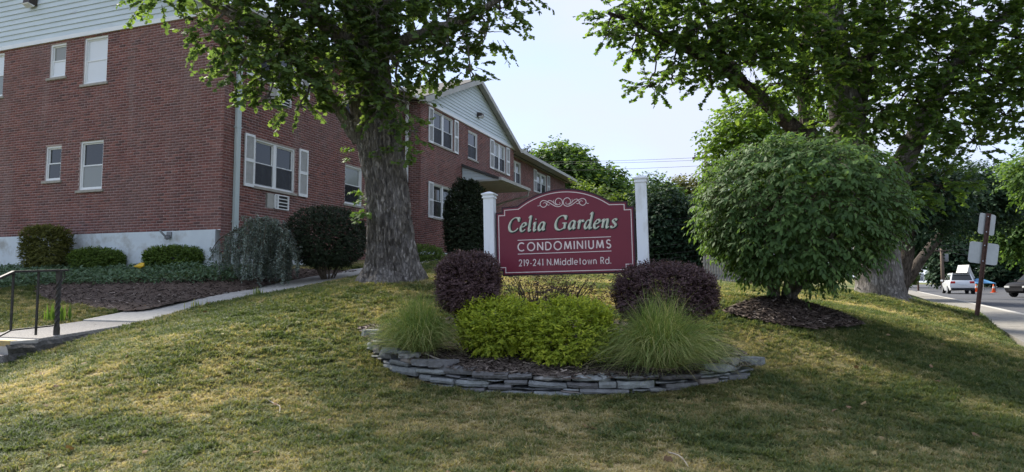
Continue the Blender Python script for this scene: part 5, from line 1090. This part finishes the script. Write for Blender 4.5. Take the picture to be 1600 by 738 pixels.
# ================================================================== slate edging
AP = np.array([p[:2] for p in spline([np.array([a[0], a[1], 0]) for a in ARC], 16)]); seglen = np.r_[0, np.cumsum(np.linalg.norm(np.diff(AP, axis=0), axis=1))]; TOT = seglen[-1]
def apos(s): return np.array([np.interp(s, seglen, AP[:,0]), np.interp(s, seglen, AP[:,1])])
edging = empty('slate_edging', [*apos(TOT/2), .55], 'low dry stacked slate wall curving round the front of the sign bed', 'stone wall')
def stone(s0, s1, zb, zt, outj, depth, skew=0.0, tilt=0.0):
    n = max(3, int((s1-s0)/.09)+2); ss = np.linspace(s0, s1, n); fr = []; bk = []
    for i, s in enumerate(ss):
        p = apos(s); tg = norm((apos(min(s+.02, TOT))-apos(max(s-.02, 0)))[None])[0]; nrm_ = np.array([tg[1], -tg[0]]); o_ = outj + random.uniform(-.014, .014) - (.018 if i in (0, n-1) else 0)
        fr.append(p+nrm_*o_); bk.append(p+nrm_*(outj-depth+random.uniform(-.03, .03)))
    mb = MB(); vs_ = []
    j = lambda a: random.uniform(-a, a)
    tl = [tilt*(i/(n-1)-.5) for i in range(n)]
    rows = [[(*f, zb+.005+j(.004)+tl[i]) for i, f in enumerate(fr)], [(*(f+norm((f-b_)[None])[0]*.012), (zb+zt)/2+j(.008)+tl[i]) for i, (f, b_) in enumerate(zip(fr, bk))], [(*(f+j(.006)), zt-.004+j(.006)+tl[i]) for i, f in enumerate(fr)], [(*b_, zt+j(.006)+skew+tl[i]) for i, b_ in enumerate(bk)]]
    b0 = [r_[0] for r_ in rows]
    V_ = [v for r_ in rows for v in r_]; Fc = []
    for r_ in range(3):
        for i in range(n-1): Fc.append((r_*n+i, r_*n+i+1, (r_+1)*n+i+1, (r_+1)*n+i))
    bb = len(V_); V_ += [(*b_, zb+.005) for b_ in bk]
    for i in range(n-1): Fc.append((3*n+i, 3*n+i+1, bb+i+1, bb+i)); Fc.append((bb+i, bb+i+1, i+1, i))
    Fc.append((0, n, 2*n, 3*n, bb)); Fc.append((n-1, bb+n-1, 4*n-1, 3*n-1, 2*n-1))
    mb.add(V_, Fc); return mb.build('stone', M['stone'], edging)
random.seed(23)
s = 0.03
def base_top(s):
    p = apos(s); zb = Hs(*p)-.03; zt = float(bedz(p[0], p[1]))+.012; return zb, max(zt, zb+.09)
NC = 4
for c in range(NC):
    s = random.uniform(0, .12)
    while s < TOT-.05:
        L = random.choice([.13,.18,.24,.30,.38,.48]); e = min(s+L, TOT); zb, zt = base_top((s+e)/2); h = (zt-zb)/NC
        if TOT-e < .08: e = TOT
        if h < .030 and c % 2: s = e; continue
        wv = lambda q_, c_: (.014*math.sin(q_*2.3+c_*2.1)+.009*math.sin(q_*6.1+c_*4.0))*(0 < c_ < NC); sm_ = (s+e)/2; z0_ = zb+h*c+wv(sm_, c); th_ = (zb+h*(c+1)+wv(sm_, c+1)-z0_) if h >= .030 else 2*h
        if random.random() < .16 and L < .3 and c < NC-1:      # two thin stones instead of one
            stone(s, e-.01, z0_, z0_+th_*.48, .02-.008*c+random.uniform(-.02, .02), .16); stone(s+.02, e-.01, z0_+th_*.5, z0_+th_*.97, .02-.008*c+random.uniform(-.02, .02), .16)
        else:
            cap = c == NC-1
            stone(s, e-random.uniform(.006, .018), z0_+random.uniform(0, .004), z0_+th_-random.uniform(.003, .009)+(.012*random.random() if cap else 0), .022-.010*c+random.uniform(-.022, .022), random.uniform(.14, .30) if cap else .16, skew=random.uniform(-.012, .012) if cap else 0, tilt=random.uniform(-.012, .012))
        s = e
def flag(px, py, Y, r, ang, th_=.03):
    p = at(px, py, Y); z0_ = max(Hs(p[0], p[1]), float(bedz(p[0], p[1])) if inside(BED, np.array([p[0]]), np.array([p[1]]))[0] else -9)+.005; n = random.randint(5, 7); pts = []
    for i in range(n):
        a = 6.283*i/n+random.uniform(-.25, .25); q_ = np.array([math.cos(a)*r*random.uniform(.8, 1.15), math.sin(a)*r*.6*random.uniform(.8, 1.15)]); pts.append((p[0]+q_[0]*math.cos(ang)-q_[1]*math.sin(ang), p[1]+q_[0]*math.sin(ang)+q_[1]*math.cos(ang)))
    mb = MB(); V_ = [(x, y, z0_-.02) for x, y in pts] + [(x+random.uniform(-.01,.01), y+random.uniform(-.01,.01), z0_+th_+random.uniform(-.006,.006)) for x, y in pts]
    mb.add(V_, [list(range(n))[::-1], list(range(n, 2*n))] + [[i, (i+1) % n, n+(i+1) % n, n+i] for i in range(n)]); mb.build('stone', M['stone'], edging)
for q_ in [(580,537,8.25,.13,.2,.05),(590,545,8.05,.12,-.3,.06),(612,563,7.55,.17,.1,.03),(640,562,7.4,.15,.3,.03),(612,553,7.75,.14,.5,.03),(1150,568,7.05,.16,.3,.05),(1175,563,7.3,.13,-.2,.05),(1140,562,7.25,.15,.6,.04),(1180,556,7.6,.10,.1,.03),(1120,574,6.95,.16,0,.04),(690,571,7.08,.20,.1,.045),(665,574,7.15,.18,-.2,.035)]: flag(*q_)

# sticks
def stick(label, pts, r, mat_=M['stick']):
    P = [np.array([p[0], p[1], max(Hs(p[0], p[1]), float(bedz(p[0], p[1])) if inside(BED, np.array([p[0]]), np.array([p[1]]))[0] else -9)+.018]) for p in pts]
    mb = MB(); Q = spline(P, 5); mb.tube(Q, list(np.linspace(r, r*.5, len(Q))), 6); o = mb.build('fallen_stick', mat_, None, smooth=True); tag(o, label, 'stick'); return o
stick('pale bare stick lying on the mulch left of the golden shrubs', [at(634,549,7.62), at(655,551,7.55), at(680,558,7.35), at(703,568,7.12)], .010)
stick('thin forked dry twig on the lawn left of the slate', [ground(418,628), ground(430,636), ground(437,641), ground(437,649)], .006)
stick('short curled dry twig far left on the lawn', [ground(247,604), ground(250,609), ground(257,611)], .006)
stick('pale bent twig at the bottom edge of the lawn', [ground(1044,711), ground(1058,716), ground(1068,724), ground(1076,737)], .006)
p = ground(218, 432); mb = MB(); pts = [p+np.array([random.uniform(-.11,.11), random.uniform(-.08,.08), .18+random.uniform(-.02,.14)]) for _ in range(14)]
bm_ = bmesh.new(); [bm_.verts.new(V(q_)) for q_ in pts]; bmesh.ops.convex_hull(bm_, input=bm_.verts); me = bpy.data.meshes.new('yellow_wrapper'); bm_.to_mesh(me); bm_.free(); me.materials.append(M['bag']); o = link(bpy.data.objects.new('yellow_wrapper', me)); tag(o, 'crumpled yellow wrapper caught in the ground cover', 'wrapper')

# ================================================================== street furniture
pb = at(1526, 514, 14.6); pb[2] = Hs(pb[0], pb[1]); ptop = at(1544, 335, 14.6)
rs = empty('road_sign', pb, 'rusty leaning post with two sign plates seen from behind', 'road sign')
ax_ = norm((ptop-pb)[None])[0]; rx_ = norm(np.cross(ax_, [.15,1,0])[None])[0]; ry_ = np.cross(rx_, ax_)
def RS(a, d, t): return pb + ax_*t + rx_*a + ry_*d
HT = float(np.linalg.norm(ptop-pb)); mb = MB()
mb.box(-.03, .03, -.006, .0, -.3, HT+.02, F=RS); mb.box(-.048, -.03, -.03, -.024, -.3, HT+.02, F=RS); mb.box(.03, .048, -.03, -.024, -.3, HT+.02, F=RS)
mb.box(-.034, -.030, -.024, -.0, -.3, HT+.02, F=RS); mb.box(.030, .034, -.024, .0, -.3, HT+.02, F=RS); mb.build('post', M['rust'], rs)
def plate2(cx, t0, t1, w, yaw, shear):
    r = .05; pts = []
    for qx, qz, a0 in ((w-r, t1-r, 0), (-w+r, t1-r, 90), (-w+r, t0+r, 180), (w-r, t0+r, 270)):
        for a in (0, 30, 60, 90): pts.append((qx+r*math.cos(R(a0+a)), qz+r*math.sin(R(a0+a))))
    n = len(pts); mb = MB(); f = lambda x, d, z: RS(cx+x*math.cos(yaw), .006+d+x*math.sin(yaw), z+shear*x)
    mb.add([f(x, .0, z) for x, z in pts]+[f(x, .004, z) for x, z in pts], [list(range(n))[::-1], list(range(n, 2*n))]+[[i, (i+1) % n, n+(i+1) % n, n+i] for i in range(n)]); o = mb.build('sign_plate', M['alu'], rs)
    for zz in (t0+.06, t1-.06): mb = MB(); mb.tube([RS(0,-.012,zz), RS(0,-.004,zz)], .012, 8); mb.build('bolt', M['rim'], rs)
px2m = 14.6/FPX
plate2(.0, HT-.445, HT+.01, .19, R(-14), -.02); plate2(.0, HT-1.08, HT-.62, .275, R(8), .0)
# speed sign
sb = np.array([at(1437,443,74)[0], 74, roadz(74)+.05]); sp = empty('speed_sign', sb, 'small white speed limit sign on the verge beyond the maple trunk', 'road sign')
mb = MB(); mb.box(sb[0]-.22, sb[0]-.06, 74, 74.1, sb[2]-.3, sb[2]+1.75); mb.build('post', M['rust'], sp)
f = lambda a, d, c: (sb[0]+.12+a, 73.97-d, sb[2]+1.40+c)
mb = MB(); mb.box(-.36, .36, 0, .015, -.42, .42, F=f); mb.build('sign_plate', M['signwhite'], sp, bevel=.004)
mono('letter', 'SPEED', -.24, .24, .22, .11, .2, .25, sp, M['black'], F=f, d=.017); mono('letter', 'LIMIT', -.24, .24, .06, .11, .2, .25, sp, M['black'], F=f, d=.017); mono('letter', '30', -.2, .2, -.34, .32, .2, .3, sp, M['black'], F=f, d=.017)
# utility poles and wires
def upole(label, px, ybase, ytop, Y, r, arm=1.1, trans=False):
    x = at(px, 300, Y)[0]; zb = Hs(x, Y); zt = at(px, ytop, Y)[2]; root = empty('utility_pole', (x, Y, zb), label, 'utility pole')
    mb = MB(); mb.tube([(x,Y,zb-.4), (x,Y,(zb+zt)/2), (x,Y,zt)], [r, r*.9, r*.75], 12); mb.build('pole', M['pole'], root, smooth=True)
    mb = MB(); mb.bar((x-arm,Y-.15,zt-.45), (x+arm,Y-.15,zt-.45), .1, .12); cr = mb.build('crossarm', M['pole'], root)
    for dx in (-.9,-.3,.35,.9): mb = MB(); mb.tube([(x+dx*arm/1.1,Y-.15,zt-.40), (x+dx*arm/1.1,Y-.15,zt-.28), (x+dx*arm/1.1,Y-.15,zt-.22)], [.03,.05,.03], 8); mb.build('insulator', M['grey'], cr)
    if trans: mb = MB(); mb.tube([(x+.45,Y,zt-1.7), (x+.45,Y,zt-1.62), (x+.45,Y,zt-.85), (x+.45,Y,zt-.8)], [.2,.26,.26,.2], 12); mb.build('transformer', M['grey'], root, smooth=True)
    return np.array([x, Y, zt])
t1_ = upole('slim wooden utility pole left of the round shrub', 1104, 440, 236, 38, .13, .8)
t2_ = upole('dark utility pole with transformer left of the white car', 1467, 440, 386, 78, .2, 1.4, True)
def wire(label, a, b_, sag, r=.012):
    a = np.asarray(a, float); b_ = np.asarray(b_, float); P = [a+(b_-a)*t_ + np.array([0,0,-sag*4*t_*(1-t_)]) for t_ in np.linspace(0, 1, 17)]; mb = MB(); mb.tube(P, r, 5); o = mb.build('power_line', M['wire']); tag(o, label, 'power line', 'power lines at the utility pole')
for i, (ya, yb) in enumerate(((246,252),(250,254),(259,266))): wire(('uppermost wire running left from the slim utility pole','second wire from the top running left from the slim pole','third wire from the top, sagging left from the slim pole')[i], at(1102,ya,38), at(640,yb-6,66), .35, .010)
for i, (ya, yb) in enumerate(((338,339),(347,354),(376,390),(390,398),(398,404))): wire(('higher of two thin wires right of the right sign post','lower of two thin wires right of the right sign post','upper of three low wires behind the right sign post','middle of three low wires behind the right sign post','lowest wire just above the purple shrub')[i], at(1101,ya,37.8), at(760,yb+10,34), .2, .006)
for i, (ya, yb) in enumerate(((384,318),(390,332),(392,372))): wire(('wire climbing right above the white car','wire passing behind the back facing road sign','low wire over the white car')[i], at(1469,ya,78), at(1700,yb,70), 1.2, .018)
# picket fence
fx = at(1106,440,33.5); fz = Hs(fx[0], 33.5); fe = empty('picket_fence', (fx[0], 33.5, fz), 'weathered grey picket fence beside the utility pole base', 'fence')
for i in range(16):
    x = fx[0]+i*.135-.2; h = 1.15+.05*math.sin(i); mb = MB(); zz = Hs(x, 33.5); mb.add([(x,33.5,zz-.1),(x+.1,33.5,zz-.1),(x+.1,33.5,zz+h-.1),(x+.05,33.5,zz+h),(x,33.5,zz+h-.1),(x,33.53,zz-.1),(x+.1,33.53,zz-.1),(x+.1,33.53,zz+h-.1),(x+.05,33.53,zz+h),(x,33.53,zz+h-.1)], [(0,1,2,3,4),(9,8,7,6,5),(0,5,6,1),(1,6,7,2),(2,7,8,3),(3,8,9,4),(4,9,5,0)]); mb.build('picket', M['fence'], fe)
for z in (.3,.85): mb = MB(); mb.bar((fx[0]-.25,33.57,fz+z), (fx[0]+2.1,33.57,Hs(fx[0]+2,33.5)+z), .05, .08); mb.build('rail', M['fence'], fe)

# ================================================================== vehicles
def car(name, label, pos, heading, paint, L=4.65, Wd=1.86, Ht=1.70):
    root = empty(name, pos, label, 'car'); hx, hy = math.sin(heading), math.cos(heading)
    F = lambda x, y, z: (pos[0]+hx*y+hy*x, pos[1]+hy*y-hx*x, pos[2]+z)       # y forwards, x to the right
    w = Wd/2; st = [(-L/2,.42,.98,w*.86),(-L/2+.06,.34,1.06,w*.95),(-L/2+.6,.27,1.09,w),(-.9,.25,1.06,w),(.5,.25,1.02,w),(1.15,.25,1.00,w*.99),(1.75,.27,.95,w*.97),(2.1,.30,.86,w*.92),(L/2,.38,.72,w*.80)]
    mb = MB(); rows = []
    for y, z0, z1, ww in st:
        zm = z0+(z1-z0)*.45; rows.append([F(*q_) for q_ in ((-ww*.9,y,z0),(-ww,y,zm),(-ww*.97,y,z1-.08),(-ww*.88,y,z1),(ww*.88,y,z1),(ww*.97,y,z1-.08),(ww,y,zm),(ww*.9,y,z0))])
    for a_, b_ in zip(rows[:-1], rows[1:]):
        for k in range(8): mb.face([a_[k], a_[(k+1) % 8], b_[(k+1) % 8], b_[k]])
    mb.face(rows[0]); mb.face(rows[-1][::-1])
    bm2 = mb.build('body', paint, root, smooth=True); bm_ = bmesh.new(); bm_.from_mesh(bm2.data); bmesh.ops.remove_doubles(bm_, verts=bm_.verts, dist=.001); bmesh.ops.recalc_face_normals(bm_, faces=bm_.faces); bm_.to_mesh(bm2.data); bm_.free()
    bm2.modifiers.new('edge', 'EDGE_SPLIT').split_angle = R(40)
    def slabp(y0, y1, y2, y3, wb, wt, zb, zt): return [F(-wb,y0,zb), F(wb,y0,zb), F(wb,y3,zb), F(-wb,y3,zb), F(-wt,y1,zt), F(wt,y1,zt), F(wt,y2,zt), F(-wt,y2,zt)]
    yb, yr, yf, yw = -L/2+.16, -L/2+.52, .35, 1.12; mb = MB(); mb.hexa(slabp(yb, yr, yf, yw, w*.90, w*.70, 1.0, Ht-.06)); mb.build('cabin', paint, root, bevel=.06)
    mb = MB(); mb.hexa(slabp(yr-.05, yr+.0, yf-.1, yf, w*.72, w*.62, Ht-.07, Ht)); mb.build('roof', paint, root, bevel=.03)
    lerp = lambda a, b_, t_: a+(b_-a)*t_
    def quad(side, t0, t1, e0, e1):     # glazing on a cabin side
        pts = []
        for t_, e in ((t0,e0),(t0,e1),(t1,e1),(t1,e0)):
            z = lerp(1.0, Ht-.06, t_); ww = lerp(w*.90, w*.70, t_)+.006; ya = lerp(yb, yr, t_); yc = lerp(yw, yf, t_); pts.append(F(side*ww, lerp(ya, yc, e), z))
        return pts
    for sd_ in (-1, 1):
        for e0, e1 in ((.06,.26),(.29,.55),(.58,.93)): mb = MB(); mb.face(quad(sd_, .18, .88, e0, e1)); mb.build('side_window', M['glass'], root)
    for nm, ya, yc, sg_ in (('rear_window', yb, yr, -1), ('windscreen', yw, yf, 1)):
        mb = MB(); mb.face([F(s2*lerp(w*.90, w*.70, t_)*.88, lerp(ya, yc, t_)+sg_*.008, lerp(1.0, Ht-.06, t_)) for t_, s2 in ((.15,-1),(.15,1),(.88,1),(.88,-1))]); mb.build(nm, M['glass'], root)
    for sd_ in (-1, 1):
        for yy in (-1.38, 1.38):
            mb = MB(); mb.tube([F(sd_*(w-.22),yy,.34), F(sd_*(w-.20),yy,.34), F(sd_*(w+.0),yy,.34), F(sd_*(w+.015),yy,.34)], [.30,.34,.34,.31], 22); wh = mb.build('wheel', M['tyre'], root)
            mb = MB(); mb.tube([F(sd_*(w+.016),yy,.34), F(sd_*(w+.022),yy,.34)], [.22,.18], 16); mb.build('rim', M['rim'], wh)
        mb = MB(); mb.box(sd_*w*.70-.16, sd_*w*.70+.16, -L/2-.012, -L/2+.14, .84, 1.02, F=F); mb.build('tail_light', M['tail'], root, bevel=.02)
        mb = MB(); mb.box(sd_*w*.62-.17, sd_*w*.62+.17, L/2-.22, L/2+.012, .60, .73, F=F); mb.build('headlight', M['lamp'], root, bevel=.02)
        mb = MB(); mb.box(sd_*(w+.08)-.09, sd_*(w+.08)+.09, .85, .95, 1.02, 1.16, F=F); mb.build('mirror', paint, root, bevel=.03)
    mb = MB(); mb.box(-w*.86, w*.86, -L/2-.05, -L/2+.1, .30, .48, F=F); mb.build('rear_bumper', M['dark'], root, bevel=.03)
    mb = MB(); mb.box(-.26, .26, -L/2-.014, -L/2+.02, .68, .82, F=F); mb.build('number_plate', M['signwhite'], root)
    mb = MB(); mb.box(-w*.5, w*.5, L/2-.08, L/2+.02, .40, .58, F=F); mb.build('grille', M['dark'], root)
    mb = MB(); mb.hexa(slabp(yr-.2, yr-.18, yr+.1, yr+.12, w*.62, w*.60, Ht-.03, Ht+.012)); mb.build('spoiler', M['dark'], root)
    return root
cw = at(1497, 458, 57); car('parked_car', 'white sport utility car seen from behind on the road', (cw[0], 57, float(roadz(57))), R(25), M['carwhite'])
cb = at(1628, 467, 45); car('parked_car', 'black car half cut by the right edge of the picture', (cb[0], 45, float(roadz(45))), R(252), M['carblack'], Ht=1.75)
def cone(label, px, Y):
    x = at(px, 440, Y)[0]; z = float(roadz(Y))+.01; root = empty('traffic_cone', (x, Y, z), label, 'traffic cone', 'cones by the road'); mb = MB(); mb.tube([(x,Y,z+.03),(x,Y,z+.4),(x,Y,z+.75)], [.16,.095,.03], 14); mb.build('cone_body', M['orange'], root, smooth=True)
    mb = MB(); mb.tube([(x,Y,z+.40),(x,Y,z+.55)], [.099,.072], 14, cap=False); mb.build('white_band', M['purewhite'], root, smooth=True); mb = MB(); mb.box(x-.2, x+.2, Y-.2, Y+.2, z, z+.035); mb.build('base', M['orange'], root)
cone('orange traffic cone right of the rusty sign post', 1552, 62); cone('orange traffic cone just right of the white car', 1525, 66)
# white steep gabled shed and blue canopy behind the car
x = at(1515, 440, 72)[0]; z = float(roadz(72)); yk = 72.0; sh = empty('white_shed', (x, yk, z), 'small white building with steep pointed gable behind the white car', 'building')
mb = MB(); mb.box(x-.50, x+.50, yk, yk+1.6, z-.2, z+1.35); mb.build('wall', M['purewhite'], sh)
prof = [(-.56,1.35),(.56,1.35),(.22,2.1),(.03,2.75),(-.03,2.75),(-.22,2.1)]; n_ = 6; mb = MB()
mb.add([(x+a, yk-.08, z+c) for a, c in prof]+[(x+a, yk+1.7, z+c) for a, c in prof], [list(range(6)), list(range(11,5,-1))]+[[i, (i+1) % 6, 6+(i+1) % 6, 6+i] for i in range(6)]); mb.build('roof', M['purewhite'], sh)
x = at(1540, 440, 71)[0]; yk = 71.0; bc = empty('blue_canopy', (x, yk, z), 'blue tarpaulin shelter between the cone and the white building', 'canopy'); mb = MB(); mb.add([(x-1.1,yk,z+.8),(x+1.1,yk,z+.8),(x+1.1,yk+1.9,z+.8),(x-1.1,yk+1.9,z+.8),(x-.25,yk+.95,z+1.3),(x+.25,yk+.95,z+1.3)], [(0,1,5,4),(1,2,5),(2,3,4,5),(3,0,4)]); mb.build('tarpaulin', M['blue'], bc)
for dx, dy in ((-1.05,.05),(1.05,.05),(1.05,1.85),(-1.05,1.85)): mb = MB(); mb.bar((x+dx,yk+dy,z-.1), (x+dx,yk+dy,z+.8), .06); mb.build('leg', M['grey'], bc)

# ================================================================== lawn grass
def tuft(n, h, lean):
    vs = []; fs = []
    for i in range(n):
        a = random.uniform(0, 6.28); r = random.uniform(0, .55)*h; x, y = math.cos(random.uniform(0,6.28))*r, math.sin(random.uniform(0,6.28))*r; ln = lean*random.uniform(.3, 1.3); hh = h*random.uniform(.5, 1.1); w = .0032*random.uniform(.7, 1.4); dx, dy = math.cos(a), math.sin(a); b_ = len(vs)
        vs += [(x-dy*w, y+dx*w, -.004), (x+dy*w, y-dx*w, -.004), (x+dx*ln*hh*.4+dy*w*.8, y+dy*ln*hh*.4-dx*w*.8, hh*.6), (x+dx*ln*hh*.4-dy*w*.8, y+dy*ln*hh*.4+dx*w*.8, hh*.6), (x+dx*ln*hh*1.1, y+dy*ln*hh*1.1, hh*(1-.15*ln))]
        fs += [(b_, b_+1, b_+2, b_+3), (b_+3, b_+2, b_+4)]
    me = bpy.data.meshes.new('tuft'); me.from_pydata(vs, [], fs); me.materials.append(M['blade']); return bpy.data.objects.new('grass_tuft_source', me)
tufts = [tuft(16, .042, .9), tuft(20, .034, 1.4), tuft(12, .056, .8), tuft(20, .026, 1.8)]
n = 340000; yy = 3.6 + (rng.random(n)**1.6)*17; xx = rng.uniform(-1, 1, n)*(1.2+.86*yy)
k = (xx < edge_x(yy)-.12) & ~inside(BED, xx, yy) & ~inside(MULCH_L, xx, yy) & ~inside(COVER_L, xx, yy) & ~inside(RING, xx, yy); ps, pl = path_coords(xx, yy); k &= ~((ps > -1.6) & (pl > -.03) & (pl < 1.28)); k &= np.hypot(xx-LB[0], yy-LB[1]) > .62
gu = (xx-C0[0])*U[0]+(yy-C0[1])*U[1]; k &= ~((gu > -.6) & ((xx-C0[0])*N[0]+(yy-C0[1])*N[1] < .9))
bare = fbm(xx*1.9+7, yy*1.9, 77, 3); k &= (bare > .26) | (rng.random(n) < .35)
xx = xx[k]; yy = yy[k]; se = rng.uniform(0, TOT, 1800); pe = np.array([apos(q_) for q_ in se]); te = np.array([apos(min(q_+.02, TOT))-apos(max(q_-.02, 0)) for q_ in se]); te = norm(te); oe = rng.uniform(.045, .15, 1800); xx = np.r_[xx, pe[:,0]+te[:,1]*oe]; yy = np.r_[yy, pe[:,1]-te[:,0]*oe]; n = len(xx); edge_n = 1800; dry = np.clip(dryness(xx, yy) + rng.normal(size=n)*.23, 0, 1); zz = H(xx, yy) + .02*(fbm(xx*1.6, yy*1.6, 3)-.5)
me = bpy.data.meshes.new('grass'); me.vertices.add(n); me.vertices.foreach_set('co', np.stack([xx, yy, zz], -1).astype(np.float32).ravel())
for nm, val in (('tint', dry), ('rot', rng.uniform(0, 6.28, n)), ('scl', rng.uniform(.55, 1.35, n)*(1.1-.4*dry)*(.55+.9*fbm(xx*7, yy*7, 91, 2))*np.clip(.75+yy/24, .8, 1.5))): a = me.attributes.new(nm, 'FLOAT', 'POINT'); a.data.foreach_set('value', val.astype(np.float32))
a = me.attributes.new('pick', 'INT', 'POINT'); a.data.foreach_set('value', rng.integers(0, 4, n).astype(np.int32))
go = link(bpy.data.objects.new('grass', me))
nl = 420; lx = rng.uniform(-6.5, 8.5, nl); ly = 4.2 + rng.random(nl)**1.3*8; kl = (lx < edge_x(ly)-.2) & ~inside(BED, lx, ly); lx = lx[kl]; ly = ly[kl]; nl = len(lx)
lt = leaves('leaf_litter', np.stack([lx, ly, H(lx, ly)+rng.uniform(.02, .045, nl)], -1), rdir(nl)*np.array([1,1,.3]), norm(np.array([0,0,1.0])+rng.normal(size=(nl,3))*.4), rng.uniform(.03, .065, nl), T_MAPLE_S, M['litter'], None, rng.random(nl)); tag(lt, 'small dry fallen leaves scattered over the lawn', 'leaf litter', kind='stuff'); tag(go, 'short patchy lawn grass, green blades mixed with dry straw', 'grass', kind='stuff')
ng = bpy.data.node_groups.new('scatter_grass', 'GeometryNodeTree'); ng.interface.new_socket('Geometry', in_out='INPUT', socket_type='NodeSocketGeometry'); ng.interface.new_socket('Geometry', in_out='OUTPUT', socket_type='NodeSocketGeometry')
gi = ng.nodes.new('NodeGroupInput'); gout = ng.nodes.new('NodeGroupOutput'); ip = ng.nodes.new('GeometryNodeInstanceOnPoints'); jn = ng.nodes.new('GeometryNodeJoinGeometry')
for t_ in reversed(tufts):
    oi = ng.nodes.new('GeometryNodeObjectInfo'); oi.inputs['Object'].default_value = t_; oi.inputs['As Instance'].default_value = True; ng.links.new(oi.outputs['Geometry'], jn.inputs[0])
def na(name, typ):
    q_ = ng.nodes.new('GeometryNodeInputNamedAttribute'); q_.data_type = typ; q_.inputs[0].default_value = name; return q_.outputs[0]
cx_ = ng.nodes.new('ShaderNodeCombineXYZ'); ng.links.new(na('rot', 'FLOAT'), cx_.inputs[2])
ng.links.new(gi.outputs[0], ip.inputs['Points']); ng.links.new(jn.outputs[0], ip.inputs['Instance']); ip.inputs['Pick Instance'].default_value = True
ng.links.new(na('pick', 'INT'), ip.inputs['Instance Index']); ng.links.new(cx_.outputs[0], ip.inputs['Rotation']); ng.links.new(na('scl', 'FLOAT'), ip.inputs['Scale']); ng.links.new(ip.outputs[0], gout.inputs[0])
go.modifiers.new('scatter', 'NODES').node_group = ng
